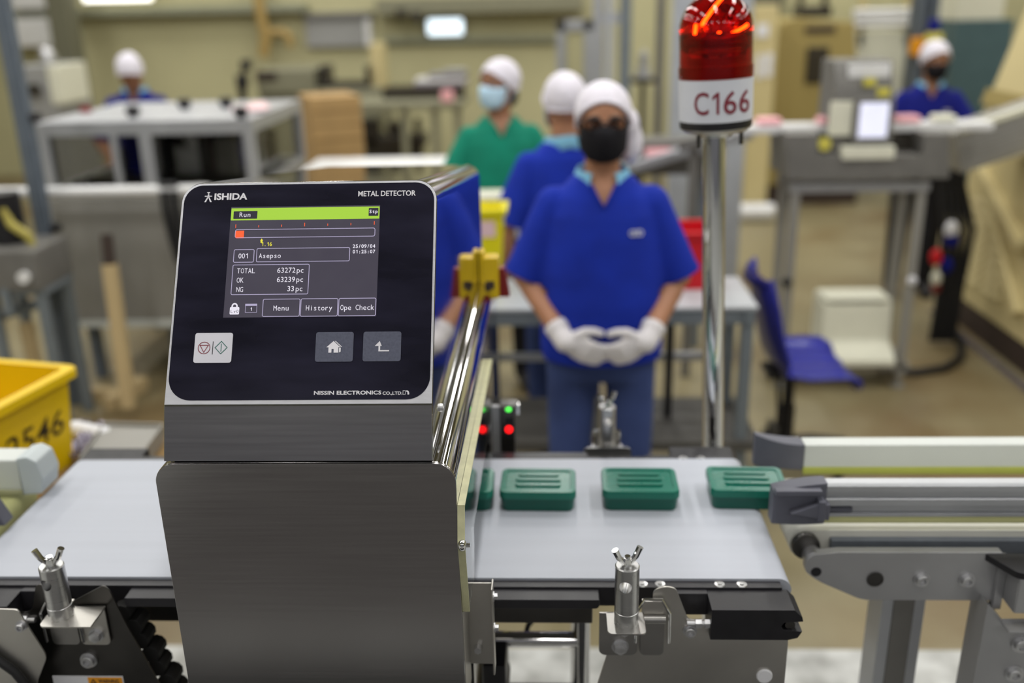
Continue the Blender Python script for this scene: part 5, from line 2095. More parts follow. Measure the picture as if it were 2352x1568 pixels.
# soap bars on its belt
for i, (px, lab) in enumerate(((1768, 'pink soap bar on the white belt, left of the stand detector, outermost'), (1908, 'pink soap bar on the white belt, just left of the stand detector head'), (2085, 'pink soap bar on the white belt, right of the lit white screen'))):
    x = at(px, 288, y=4.47).x
    one('soap_bar', lab, 'soap', 'pink_soap', lambda mb: mb.box(x - 0.055, x + 0.055, 4.455, 4.545, za + 0.001, za + 0.032, 0.012), 'pink soap bars on the far belt')
x = at(2170, 285, y=4.47).x
one('soap_bar', 'pale cream soap bar at the right end of the far white belt', 'soap', 'box_cream', lambda mb: mb.box(x - 0.05, x + 0.05, 4.455, 4.545, za + 0.001, za + 0.032, 0.012))
# far feed conveyor, at left of the stand
one('feed_ramp', 'grey sloping feed ramp leading to the white belt left of the stand detector', 'conveyor', 'tank_grey', lambda mb: (mb.bar((0.79, 4.51, za - 0.04), (0.60, 4.56, za - 0.09), 0.16, 0.05, (0, 0, 1), 0.004), mb.box(0.64, 0.68, 4.50, 4.54, 0, za - 0.09)))

# ---- big cream machine on the right
cm = thing('soap_plodder', 'large cream painted machine with sloping hood, louvred flank and dark skirt at right edge', 'machine', (3.0, 5.0, 0))
mb = MB()
PX = 2.30
pts = [(4.2, 0.16), (4.2, 1.02), (5.40, 1.02), (5.40, 0.16)]
mb.prism(pts, 'x', PX, 4.2, 0.01)
mb.build('body', 'machine_cream', cm)
mb = MB()
mb.prism([(2.33, 1.14), (2.66, 2.3), (4.2, 2.3), (4.2, 1.14)], 'y', 4.9, 5.42, 0.01)
hood = mb.build('hood', 'machine_cream', cm)
mb = MB()
mb.prism([(2.322, 1.22), (2.345, 1.30), (2.352, 1.30), (2.33, 1.22)], 'y', 4.89, 5.42, 0.001)
mb.box(2.315, 2.35, 4.89, 5.42, 1.135, 1.16, 0.003)
mb.build('hood_seam', 'machine_tan', hood)
mb = MB()
mb.prism([(4.12, 0.0), (4.12, 0.16), (5.44, 0.16), (5.44, 0.0)], 'x', 2.325, 4.2)
mb.build('skirt', 'skirt_brown', cm)
mb = MB()
mb.box(2.23, 2.26, 4.0, 5.5, 0.0, 0.02, 0.004)
mb.build('floor_trim', 'foil_violet', cm)
lv = MB()
lv.box(PX - 0.006, PX, 4.75, 5.30, 0.26, 0.80)
lp = lv.build('louvre_panel', 'machine_cream', cm)
for i in range(9):
    z = 0.30 + 0.053 * i
    for y0, y1 in ((4.78, 5.00), (5.04, 5.26)):
        mb = MB()
        mb.prism([(PX - 0.006, z), (PX - 0.024, z), (PX - 0.006, z + 0.026)], 'y', y0, y1)
        mb.build('louvre_slat', 'machine_cream', lp, 0)
for (a, b) in (((PX - 0.02, 5.36, 0.98), (PX - 0.02, 4.62, 0.62)), ((PX - 0.02, 5.05, 0.80), (PX - 0.02, 4.55, 0.30)), ((PX - 0.02, 4.62, 0.62), (PX - 0.02, 4.25, 0.86))):
    mb = MB()
    mb.bar(a, b, 0.05, 0.07, (1, 0, 0), 0.006)
    mb.build('brace', 'machine_cream', cm)
# steel chute in front of the hood
cu = thing('steel_chute', 'scratched grey steel chute crossing the front of the cream machine at right', 'chute', (2.3, 4.75, 0))
mb = MB()
A_, B_ = at(2190, 320, y=4.72), at(2420, 250, y=4.72)
mb.bar((A_.x, 4.76, A_.z - 0.06), (B_.x + 0.2, 4.76, B_.z + 0.02), 0.22, 0.20, (0, 0, 1), 0.008)
mb.build('trough', 'sheet_grey', cu)
mb = MB()
mb.bar((A_.x, 4.65, A_.z + 0.05), (B_.x + 0.2, 4.65, B_.z + 0.13), 0.03, 0.03, (0, 0, 1), 0.004)
mb.build('top_rail', 'box_cream', cu)
mb = MB()
for k in range(3):
    mb.bar((A_.x + 0.02, 4.645, A_.z - 0.10 + 0.045 * k), (B_.x + 0.2, 4.645, B_.z - 0.02 + 0.045 * k), 0.008, 0.006, (0, 0, 1))
mb.build('rib', 'anodised_alu', cu)
# bundle of cables and rags hanging beside it
cb = thing('cable_bundle', 'dark cable bundle with red, white and blue wrapping hanging beside the cream machine', 'cable', (2.12, 4.95, 0))
mb = MB()
for k in range(5):
    x = 2.0 + 0.028 * k
    mb.tube([(x, 5.06, 1.06), (x + 0.01, 5.02, 0.85), (x + 0.04 + 0.01 * k, 4.98, 0.62), (x + 0.05, 4.96, 0.35), (x + 0.04, 4.96, 0.02)], 0.016, 8)
mb.build('cables', 'cable_black', cb)
for (p, r, m) in (((2150, 590, 2170, 545), 0.045, 'bin_red'), ((2185, 528), 0.050, 'label_white'), ((2185, 548), 0.05, 'cloth_blue_dark'), ((2150, 640), 0.04, 'box_cream'), ((2175, 610), 0.045, 'cloth_blue_dark'), ((2150, 660), 0.035, 'clip_red')):
    c = at(p[0], p[1], y=4.92)
    mb = MB()
    mb.ell(c, (r * 0.7, r * 0.6, r), 12, 8)
    mb.build('wrapping', m, cb)
# black hose on the floor
one('floor_hose', 'black hose curving over the floor towards the cream machine', 'hose', 'cable_black', lambda mb: mb.tube([(1.68, 4.52, 0.02), (1.80, 4.50, 0.02), (1.95, 4.55, 0.02), (2.08, 4.68, 0.02), (2.16, 4.85, 0.03), (2.20, 5.05, 0.04), (2.22, 5.3, 0.05)], 0.020, 10))

# ---- tan machine in the middle distance (behind the beacon and stand detector)
tm = thing('tan_mixer', 'tan painted machine with dark window standing behind the beacon', 'machine', (2.2, 9.0, 0))
Y3 = 8.6
mb = MB()
p = [at(*q, y=Y3) for q in ((1722, 300), (1735, 200), (1800, 50), (1830, 40), (1965, 50), (1975, 290))]
mb.prism([(q.x, q.z) for q in p], 'y', Y3, Y3 + 1.0, 0.02)
bo = mb.build('upper_casing', 'machine_tan', tm)
mb = MB()
bp(mb, 1852, 108, 1902, 192, Y3 - 0.02, 0.04, 0.01)
mb.build('window', 'glass_dark', bo)
mb = MB()
bp(mb, 1850, 60, 1920, 76, Y3 - 0.015, 0.03, 0.01)
mb.build('slot', 'skirt_brown', bo)
mb = MB()
bp(mb, 1705, 280, 1960, 425, Y3 + 0.1, 0.9, 0.02)
mb.build('lower_casing', 'machine_tan', tm)
mb = MB()
z = at(1800, 425, y=Y3 + 0.1).z
mb.box(1.75, 2.75, Y3 + 0.1, Y3 + 1.0, 0.0, z, 0.01)
mb.build('skirt', 'skirt_brown', tm)
# cream cabinet left of it
cc = thing('cream_cabinet', 'tall cream cabinet with pale notices, just right of the beacon label', 'cabinet', (1.65, 8.2, 0))
mb = MB()
a = at(1725, 200, y=8.22).x
b = at(1778, 200, y=8.22).x
mb.box(a, b, 8.22, 8.55, 0, 1.72, 0.01)
cb_ = mb.build('casing', 'machine_cream', cc)
for q in ((1738, 55, 1765, 85), (1738, 125, 1752, 180), (1758, 122, 1774, 176)):
    mb = MB()
    bp(mb, *q, 8.21, 0.01)
    mb.build('notice', 'label_white', cb_, 0)
# machines and pipes along the right back
rb = thing('pale_press', 'pale cream press with horizontal pipes near the back wall at right', 'machine', (2.8, 10.2, 0))
mb = MB()
a, b = at(1960, 90, y=10.0).x, at(2100, 90, y=10.0).x
mb.box(a, b, 10.0, 10.6, 0, at(2000, 70, y=10.0).z, 0.02)
mb.build('casing', 'box_cream', rb)
for z in (28, 42, 58):
    mb = MB()
    c = at(1960, z, y=9.98)
    mb.cyl((c.x, 9.98, c.z), (c.x + 0.75, 9.98, c.z), 0.03, n=12)
    mb.build('pipe', 'bar_white', rb)
mb = MB()
mb.box(a + 0.05, a + 0.1, 10.0, 10.1, 1.3, 2.3)
mb.box(b - 0.1, b - 0.05, 10.0, 10.1, 1.3, 2.3)
mb.build('upright', 'machine_cream', rb)
one('vent_hood', 'dark grey slotted vent hood above the tan machine', 'hood', 'glass_dark', lambda mb: (bp(mb, 1835, 14, 1912, 40, 9.7, 0.3, 0.02), bp(mb, 1838, -120, 1850, 14, 9.7, 0.05), bp(mb, 1895, -120, 1907, 14, 9.7, 0.05)))
one('olive_panel', 'olive grey wall panel right of the beacon dome', 'panel', 'wall_olive', lambda mb: bp(mb, 1722, -60, 1800, 44, 10.9, 0.09, 0.01))
ds = thing('steel_column', 'dark blue grey steel column near the hanging yellow tag', 'column', (3.3, 8.6, 0))
mb = MB()
a, b = at(2105, 60, y=8.6).x, at(2150, 60, y=8.6).x
mb.box(a, a + 0.03, 8.6, 8.8, 0, 4.6)
mb.box(b - 0.03, b, 8.6, 8.8, 0, 4.6)
mb.box(a, b, 8.68, 8.72, 0, 4.6)
mb.build('flanges', 'post_blue', ds)
ht = thing('hoist_pendant', 'yellow hoist pendant with blue hook block hanging by the steel column', 'hoist', (3.2, 8.3, 1.0))
mb = MB()
bp(mb, 2132, 76, 2166, 104, 8.3, 0.08, 0.01)
mb.build('pendant_box', 'sticker_yellow', ht)
mb = MB()
bp(mb, 2138, 44, 2162, 74, 8.3, 0.08, 0.02)
mb.build('hook_block', 'cloth_blue_dark', ht)
mb = MB()
c = at(2150, 44, y=8.34)
mb.cyl((c.x, 8.34, c.z), (c.x, 8.34, 4.6), 0.02, n=8)
mb.build('chain', 'post_blue', ht)
c = at(2120, 108, y=8.45)
one('orange_junction_box', 'small rusty orange box fixed to the steel column', 'box', 'label_orange', lambda mb: mb.box(c.x - 0.06, c.x + 0.06, 8.5, 8.598, c.z - 0.07, c.z + 0.07, 0.01))
tl_ = thing('teal_cabinet', 'teal cabinet with pale upper door at the back, above the right worker', 'cabinet', (4.2, 9.3, 0))
mb = MB()
a, b = at(2195, 60, y=9.2).x, at(2330, 60, y=9.2).x
z = at(2250, 46, y=9.2).z
mb.box(a, b, 9.2, 9.7, 0, z, 0.01)
mb.build('lower_casing', 'teal_sheet', tl_)
mb = MB()
mb.box(a, b - 0.1, 9.22, 9.7, z, z + 0.9, 0.01)
mb.build('upper_door', 'box_cream', tl_)
one('white_roll', 'white paper roll lying on the floor right of the chrome pole', 'roll', 'bar_white', lambda mb: mb.cyl((1.57, 8.05, 0.075), (1.86, 8.05, 0.075), 0.075, n=24, bev=0.008))

# ---- posts and frames behind the front worker
for (x0, x1, Y, lab) in ((1545, 1598, 5.6, 'pale grey steel post left of the beacon dome'), (1680, 1722, 5.6, 'pale grey steel post just right of the chrome pole')):
    a, b = at(x0, 150, y=Y).x, at(x1, 150, y=Y).x
    one('steel_post', lab, 'post', 'column_grey', lambda mb: (mb.box(a, b, Y, Y + 0.1, 0, 4.58, 0.004), mb.box(a - 0.03, b + 0.03, Y - 0.03, Y + 0.13, 0, 0.012)), None)
fr = thing('machine_frame', 'grey aluminium machine frame with close uprights behind the front worker', 'frame', (0.4, 7.0, 0))
for x0, x1, m in ((1362, 1386, 'alu_profile'), (1392, 1408, 'column_grey'), (1424, 1450, 'frame_grey')):
    mb = MB()
    a, b = at(x0, 90, y=7.0).x, at(x1, 90, y=7.0).x
    mb.box(a, b, 7.0, 7.08, 0, 2.6, 0.004)
    mb.build('upright', m, fr)
mb = MB()
c = at(1405, 40, y=7.0)
mb.box(at(1362, 40, y=7.0).x, at(1450, 40, y=7.0).x, 7.01, 7.07, c.z - 0.04, c.z + 0.03)
mb.build('cross_bar', 'alu_profile', fr)
mb = MB()
mb.box(at(1362, 40, y=7.0).x, at(1450, 40, y=7.0).x, 7.01, 7.07, 0.8, 0.85)
mb.build('cross_bar', 'alu_profile', fr)
fr2 = thing('guard_frame', 'pale rectangular guard frame left of the grey uprights', 'frame', (0.1, 7.6, 0))
mb = MB()
a, b = at(1278, 90, y=7.6).x, at(1362, 90, y=7.6).x
zt_ = at(1320, 46, y=7.6).z
mb.box(a, a + 0.07, 7.6, 7.66, 0, zt_, 0.004)
mb.box(b - 0.07, b, 7.6, 7.66, 0, zt_, 0.004)
mb.box(a, b, 7.6, 7.66, zt_ - 0.08, zt_, 0.004)
mb.box(a, b, 7.6, 7.66, 0.5, 0.56, 0.004)
mb.build('frame', 'alu_profile', fr2)
mb = MB()
mb.box(a + 0.07, b - 0.07, 7.62, 7.64, 0.56, zt_ - 0.08)
mb.build('panel', 'wall_cream', fr2)
gi = thing('dial_gauge_stand', 'dark dial instrument on a small shelf post behind the beacon', 'instrument', (0.75, 7.2, 0))
mb = MB()
c = at(1478, 150, y=7.2)
mb.box(c.x - 0.10, c.x + 0.09, 7.12, 7.3, c.z - 0.12, c.z - 0.085, 0.004)
mb.box(c.x - 0.02, c.x + 0.02, 7.2, 7.24, 0, c.z - 0.12)
mb.build('shelf', 'glass_dark', gi)
mb = MB()
mb.lathe([(0, -0.085), (0.06, -0.085), (0.05, -0.04), (0.035, 0.0), (0.035, 0.07), (0.02, 0.09), (0, 0.12)], (c.x, 7.2, c.z), 18)
mb.build('instrument', 'board_grey', gi)
a = at(1517, 100, y=7.4).x
one('thin_post', 'thin grey conduit post between the uprights and the beacon', 'post', 'tank_grey', lambda mb: mb.box(a - 0.03, a + 0.03, 7.4, 7.46, 0, 4.6))

# ---- back wall: lamp, notice board, pipes, ducting, benches
lm = thing('wall_lamp', 'glowing blue white lamp panel on the back wall', 'lamp', at(1022, 62, y=10.9))
mb = MB()
bp(mb, 982, 44, 1062, 80, 10.86, 0.05, 0.02)
mb.build('diffuser', 'lamp_glow', lm)
mb = MB()
bp(mb, 978, 40, 1066, 84, 10.90, 0.10, 0.01)
mb.build('housing', 'board_grey', lm)
nb = thing('notice_board', 'large grey board hung on the cream back wall', 'board', at(775, 75, y=10.9))
mb = MB()
bp(mb, 702, 42, 838, 108, 10.92, 0.08, 0.01)
mb.build('board', 'board_grey', nb)
mb = MB()
bp(mb, 838, 42, 852, 108, 10.90, 0.10, 0.01)
mb.build('pale_edge', 'bar_white', nb)
mb = MB()
bp(mb, 696, 28, 856, 42, 10.88, 0.12, 0.01)
mb.build('top_ledge', 'tank_grey', nb)
pp = thing('wall_pipe', 'tan pipe drop with bent branch on the back wall, left of the board', 'pipe', at(597, 60, y=10.8))
mb = MB()
c = at(597, 20, y=10.8)
z = at(597, 130, y=10.8).z
mb.tube([(c.x - 0.02, 10.8, 3.6), (c.x, 10.8, c.z), (c.x + 0.03, 10.8, c.z - 0.3), (c.x - 0.02, 10.8, z)], 0.06, 12)
mb.build('riser', 'pipe_tan', pp)
mb = MB()
p0, p1, p2_ = at(600, 74, y=10.82), at(650, 74, y=10.82), at(668, 108, y=10.82)
mb.tube([p0, p1, at(664, 82, y=10.82), p2_], 0.045, 12)
mb.build('branch', 'pipe_tan', pp)
one('cable_tray', 'long grey green cable tray running along the back wall', 'cable tray', 'conduit_green', lambda mb: bp(mb, -300, 20, 700, 38, 10.8, 0.19, 0.01))
one('cable_duct', 'olive cable duct high on the back wall right of the lamp', 'duct', 'bench_olive', lambda mb: bp(mb, 862, -8, 1340, 30, 10.7, 0.29, 0.01))
one('conduit_pipe', 'thin grey conduit running right along the back wall below the lamp', 'pipe', 'conduit_green', lambda mb: mb.cyl((at(880, 95, y=10.9).x, 10.95, at(880, 95, y=10.9).z), (at(1280, 95, y=10.9).x, 10.95, at(1080, 95, y=10.9).z), 0.04, n=10))
jb = [(920, 32, 'dark junction box at left end of the olive duct'), (954, 38, 'second dark junction box under the olive duct')]
for px, py, lab in jb:
    one('junction_box', lab, 'box', 'glass_dark', lambda mb: bp(mb, px - 9, py - 12, px + 9, py + 12, 10.6, 0.1, 0.01))
st = thing('strip_light', 'bright strip light high on the back wall at upper left', 'lamp', at(260, -6, y=10.8))
mb = MB()
bp(mb, 190, -14, 345, 2, 10.7, 0.06, 0.01)
mb.build('tube', 'lamp_tube', st)
mb = MB()
bp(mb, 180, -40, 355, -14, 10.7, 0.2, 0.01)
mb.build('fitting', 'bar_white', st)
wb = thing('wall_bench', 'olive grey machine bench with red brown front along the back wall', 'bench', (-3.4, 9.4, 0))
mb = MB()
bp(mb, 588, 160, 720, 216, 9.2, 0.8, 0.02)
a, b = at(588, 190, y=9.2).x, at(870, 190, y=9.2).x
mb.box(a, b, 9.25, 10.0, 0, at(700, 205, y=9.2).z, 0.02)
mb.build('bed', 'bench_olive', wb)
mb = MB()
bp(mb, 586, 164, 634, 184, 9.18, 0.03, 0.005)
mb.build('red_brown_plate', 'skirt_brown', wb)
mb = MB()
bp(mb, 733, 150, 756, 192, 9.3, 0.25, 0.02)
bp(mb, 728, 188, 848, 200, 9.3, 0.3, 0.01)
bp(mb, 838, 152, 850, 192, 9.3, 0.15, 0.01)
mb.build('vice', 'glass_dark', wb)
mb = MB()
bp(mb, 852, 100, 880, 240, 9.4, 0.3, 0.01)
mb.build('end_post', 'machine_cream', wb)
ph = thing('bench_instrument', 'black upright instrument on a stand at the left end of wall bench', 'instrument', (-3.7, 9.0, 0))
mb = MB()
bp(mb, 540, 172, 562, 206, 8.9, 0.14, 0.02)
bp(mb, 550, 138, 570, 162, 8.9, 0.14, 0.02)
bp(mb, 553, 160, 562, 176, 8.93, 0.06, 0.01)
a = at(551, 206, y=8.9)
mb.box(a.x - 0.03, a.x + 0.03, 8.93, 8.99, 0, a.z)
mb.build('instrument', 'black_plastic', ph)
lb = thing('long_bench', 'long dark topped bench with machinery underneath, right of the cartons', 'bench', (-1.5, 8.4, 0))
mb = MB()
bp(mb, 800, 236, 1062, 252, 8.2, 0.7, 0.01)
mb.build('top', 'bench_olive', lb)
for px in (808, 930, 1000, 1052):
    mb = MB()
    a = at(px, 300, y=8.25)
    z = at(930, 252, y=8.2).z
    mb.box(a.x - 0.03, a.x + 0.03, 8.25, 8.31, 0, z)
    mb.build('leg', 'bench_olive', lb)
mb = MB()
bp(mb, 830, 276, 872, 336, 8.4, 0.3, 0.02)
bp(mb, 836, 312, 978, 338, 8.4, 0.3, 0.02)
bp(mb, 888, 282, 922, 310, 8.4, 0.3, 0.02)
bp(mb, 952, 272, 966, 340, 8.4, 0.1, 0.02)
a = at(836, 338, y=8.4).x
mb.box(a, a + 0.5, 8.45, 8.7, 0, at(900, 338, y=8.4).z)
mb.build('machinery', 'glass_dark', lb)
z = at(930, 236, y=8.2).z
sk = thing('tray_stack', 'stack of grey violet trays on a dark base on the back wall bench', 'trays', (-1.1, 8.9, z))
mb = MB()
a, b = at(880, 205, y=8.6).x, at(1066, 205, y=8.6).x
mb.box(a, b, 8.55, 8.85, z, at(970, 200, y=8.55).z, 0.01)
mb.build('dark_base', 'glass_dark', sk)
for i, (p0, p1, m) in enumerate(((950, 1072, 'foil_violet'), (955, 1070, 'bar_white'), (985, 1072, 'foil_violet'), (1020, 1070, 'board_grey'))):
    mb = MB()
    z0 = at(970, 200, y=8.55).z + 0.035 * i
    mb.box(at(p0, 195, y=8.6).x, at(p1, 195, y=8.6).x, 8.56, 8.84, z0, z0 + 0.032, 0.006)
    mb.build('tray', m, sk)
c = at(1025, 238, y=8.15)
one('pink_carton', 'small pink carton at the right front of the long bench', 'box', 'pink_soap', lambda mb: mb.box(c.x - 0.05, c.x + 0.05, 8.21, 8.3, z + 0.001, z + 0.09, 0.01))

# ---- stacked cartons
YC = 6.1
ct_z = [at(740, 360, y=YC).z, at(740, 288, y=YC).z]
pal = [at(700, 300, y=YC).x, at(830, 300, y=YC).x]
cw = (pal[1] - pal[0])
zt_ = at(740, 222, y=YC).z
hh = zt_ - at(740, 288, y=YC).z
zz = zt_ - 5 * hh
one('carton_plinth', 'low wooden pallet under the carton stack', 'pallet', 'wood_pale', lambda mb: [mb.box(-1.72, -1.17, YC - 0.1 + 0.12 * k, YC - 0.02 + 0.12 * k, max(zz - 0.12, 0.001), zz) for k in range(5)] + [mb.box(-1.70, -1.66, YC - 0.1, YC + 0.46, 0, max(zz - 0.11, 0.02))] + [mb.box(-1.24, -1.20, YC - 0.1, YC + 0.46, 0, max(zz - 0.11, 0.02))])
for i in range(5):
    lab = ['brown carton, lowest of the stack behind the glass enclosure', 'brown carton, second lowest of the stack', 'brown carton, third of the stack, behind the white board', 'brown carton, second from the top of the stack right of the enclosure', 'brown carton, topmost of the stack right of the glass enclosure'][i]
    t = thing('carton', lab, 'carton', (-1.43, YC + 0.18, zz + hh * i), R(24 + (i % 2)), 'brown cartons in a stack')
    W = WORLD[t.name]
    mb = MB()
    mb.box(-0.16, 0.16, -0.20, 0.20, 0.001, hh - 0.002, 0.004, W)
    mb.build('box_walls', 'cardboard', t)
    mb = MB()
    mb.box(-0.158, 0.158, -0.002, 0.002, hh - 0.002, hh + 0.0005, 0, W)
    mb.box(-0.158, 0.158, -0.203, -0.2, hh * 0.47, hh * 0.53, 0, W)
    mb.build('flap_seam', 'cardboard_dark', t)
# ---- white table edge in front of the cartons
wtb = thing('white_bench', 'long white topped bench edge seen just above the detector housing', 'bench', (-1.3, 5.4, 0))
mb = MB()
z = at(780, 362, y=5.45).z
mb.box(-1.33, -0.40, 5.0, 5.45, z - 0.03, z, 0.004)
mb.build('top', 'bar_white', wtb)
for x in (-1.28, -0.45):
    mb = MB()
    mb.box(x - 0.02, x + 0.02, 5.05, 5.09, 0, z - 0.03)
    mb.box(x - 0.02, x + 0.02, 5.35, 5.39, 0, z - 0.03)
    mb.build('leg_pair', 'frame_grey', wtb)

# ---- glass enclosure machine (left)
EX0, EX1, EY0, EY1 = -2.43, -1.40, 4.50, 5.45
EZ = 1.305
en = thing('glazed_enclosure', 'aluminium framed machine guard with clear panels above a grey cabinet, at left', 'machine', (-1.9, 4.97, 0))
fr_ = 0.05
EZB = 0.95
mb = MB()
mb.box(EX0, EX1, EY0, EY1, EZ - 0.012, EZ, 0.002)
mb.build('top_panel', 'alu_profile', en)
XM = at(322, 350, y=EY0).x
posts = [(EX0, EY0), (EX1 - fr_, EY0), (EX0, EY1 - fr_), (EX1 - fr_, EY1 - fr_), (XM, EY0)]
for x, y in posts:
    mb = MB()
    mb.box(x, x + fr_ + (0.012 if x == XM else 0), y, y + fr_, EZB, EZ - 0.012, 0.004)
    mb.build('post', 'alu_profile', en)
for z0, z1 in ((EZ - 0.065, EZ - 0.012), (EZB, EZB + 0.045)):
    for (a, b, c, d) in ((EX0 + fr_, EX1 - fr_, EY0 + 0.002, EY0 + fr_ - 0.002), (EX0 + fr_, EX1 - fr_, EY1 - fr_, EY1 - 0.002), (EX0 + 0.002, EX0 + fr_ - 0.002, EY0 + fr_, EY1 - fr_), (EX1 - fr_ + 0.002, EX1 - 0.002, EY0 + fr_, EY1 - fr_)):
        mb = MB()
        mb.box(a, b, c, d, z0, z1, 0.003)
        mb.build('beam', 'alu_profile', en)
for (a, b, c, d) in ((EX0 + fr_, XM, EY0 + 0.02, EY0 + 0.025), (XM + fr_, EX1 - fr_, EY0 + 0.02, EY0 + 0.025), (EX1 - 0.028, EX1 - 0.023, EY0 + fr_, EY1 - fr_), (EX0 + 0.023, EX0 + 0.028, EY0 + fr_, EY1 - fr_)):
    mb = MB()
    mb.box(a, b, c, d, EZB + 0.045, EZ - 0.065)
    mb.build('clear_panel', 'clear_panel', en, 0)
a = at(255, 340, y=EY0 + 0.01).x
mb = MB()
mb.box(a, a + 0.035, EY0 + 0.005, EY0 + 0.04, EZB + 0.04, EZ - 0.06, 0.003)
mb.build('door_stile', 'alu_profile', en)
# machinery inside
inn = MB()
inn.box(EX0 + 0.1, EX1 - 0.1, EY0 + 0.2, EY1 - 0.15, EZB, EZB + 0.06, 0.004)
inn_o = inn.build('machine_bed', 'dark_steel', en)
mb = MB()
mb.box(EX0 + 0.06, EX1 - 0.30, EY1 - 0.12, EY1 - 0.11, EZB + 0.05, EZ - 0.08, 0.002)
mb.build('rear_panel', 'tank_grey', en)
rnd = random.Random(3)
for k in range(60):
    x = EX0 + 0.14 + rnd.random() * 0.75
    y = EY0 + 0.24 + rnd.random() * 0.5
    h = 0.06 + rnd.random() * 0.19
    mb = MB()
    if k % 3:
        mb.box(x, x + 0.04 + rnd.random() * 0.07, y, y + 0.08, EZB + 0.06, EZB + 0.06 + h, 0.006)
    else:
        mb.cyl((x, y, EZB + 0.06), (x, y, EZB + 0.06 + h), 0.015 + rnd.random() * 0.03, n=14, bev=0.003)
    mb.build('mechanism', ['dark_steel', 'zinc', 'black_plastic', 'wood_pale', 'tank_grey', 'glass_dark', 'cloth_blue_dark', 'zinc', 'skirt_brown'][k % 9], inn_o)
mb = MB()
mb.box(EX0 + 0.02, EX1 - 0.02, EY0 - 0.03, EY1, 0.32, EZB, 0.006)
cab = mb.build('cabinet', 'sheet_grey', en)
mb = MB()
z = 0.33
mb.box(at(115, 470, y=EY0 - 0.03).x + 0.04, EX0 + 0.60, EY0 - 0.045, EY0 - 0.03, 0.34, 0.90, 0.004)
mb.build('left_door', 'sheet_grey', cab)
mb = MB()
mb.box(EX0 + 0.61, EX1 - 0.04, EY0 - 0.045, EY0 - 0.03, 0.34, 0.90, 0.004)
mb.build('right_door', 'sheet_grey', cab)
mb = MB()
mb.box(EX0 + 0.02, EX1 - 0.02, EY0 - 0.05, EY0 - 0.03, 0.305, 0.34, 0.003)
mb.build('bottom_lip', 'rail_white', cab)
for x in (EX0 + 0.08, EX1 - 0.08, EX0 + 0.5):
    for y in (EY0 + 0.06, EY1 - 0.1):
        mb = MB()
        mb.box(x - 0.025, x + 0.025, y - 0.025, y + 0.025, 0, 0.32)
        mb.build('foot', 'post_blue', en)
for (px, py) in ((307, 268), (425, 250), (600, 278), (520, 247)):
    c = at(px, py, z=EZ)
    one('black_knob', ['black knob on the front corner of the enclosure top', 'black knob on the middle of the enclosure top', 'black catch at the front right corner of the enclosure top', 'small black knob at the back of enclosure top'][((307, 425, 600, 520).index(px))], 'knob', 'black_plastic',
        lambda mb: mb.lathe([(0, 0), (0.022, 0), (0.024, 0.012), (0.034, 0.018), (0.034, 0.045), (0.026, 0.052), (0, 0.052)], (min(c.x, EX1 - 0.06), max(c.y, EY0 + 0.05), EZ), 16), 'black knobs on the enclosure')
c = at(575, 255, z=EZ)
one('pink_bundle', 'crumpled pink and white wrapper on the enclosure top', 'wrapper', 'label_pink', lambda mb: (mb.ell((c.x, c.y, EZ + 0.014), (0.10, 0.09, 0.014), 14, 8), mb.ell((c.x + 0.03, c.y + 0.05, EZ + 0.02), (0.05, 0.05, 0.02), 12, 8)))
c = at(180, 258, z=EZ)
one('orange_stopper', 'small orange brown stopper on the left rear of the enclosure top', 'cap', 'clip_red', lambda mb: mb.lathe([(0, 0), (0.03, 0), (0.03, 0.02), (0.02, 0.03), (0, 0.03)], (c.x + 0.04, min(c.y, EY1 - 0.1), EZ), 14))
# white rail across the left
rlb = thing('barrier_rail', 'white painted barrier rail crossing in front of the grey cabinet', 'rail', (-2.3, 4.28, 0))
mb = MB()
z = at(190, 440, y=4.27).z
mb.cyl((-4.2, 4.272, z), (-1.55, 4.272, z), 0.025, n=20)
mb.build('bar', 'bar_white', rlb)
for x in (-4.0, -1.62):
    mb = MB()
    mb.box(x - 0.02, x + 0.02, 4.30, 4.34, 0, z + 0.02, 0.003)
    mb.box(x - 0.05, x + 0.05, 4.26, 4.40, 0, 0.01)
    mb.build('upright', 'tank_grey', rlb)
# dark cloths hanging on the rail
cl2 = one('hanging_cable', 'black cable loop hung over the white barrier rail', 'cable', 'cable_black', lambda mb: [mb.tube([(at(372 + 16 * k, 440, y=4.25).x, 4.25, z - 0.0), (at(374 + 16 * k, 440, y=4.25).x, 4.235, z - 0.08), (at(384 + 15 * k, 470, y=4.25).x, 4.24, z - 0.22 - 0.05 * k), (at(392 + 12 * k, 470, y=4.25).x, 4.24, z - 0.33)], 0.014, 8) for k in range(3)] and mb.tube([(at(368, 440, y=4.25).x, 4.243, z + 0.034), (at(410, 440, y=4.25).x, 4.243, z + 0.034)], 0.012, 8))
# blue grey post
bpst = thing('slotted_post', 'blue grey steel post standing left of the glass enclosure', 'post', (-2.3, 4.2, 0))
mb = MB()
c = at(72, 400, y=4.18)
mb.box(c.x - 0.035, c.x + 0.035, 4.18, 4.225, 0, 2.6, 0.004)
mb.build('column', 'post_blue', bpst)
mb = MB()
mb.box(c.x - 0.02, c.x - 0.012, 4.176, 4.18, 0.05, 2.6)
mb.build('edge_strip', 'frame_grey', bpst)
for py in (270, 525, 745):
    q = at(110, py, y=4.18)
    mb = MB()
    mb.cyl((c.x + 0.035, 4.20, q.z), (c.x + 0.075, 4.20, q.z), 0.022, n=12)
    mb.build('bolt_knob', 'black_plastic', bpst)
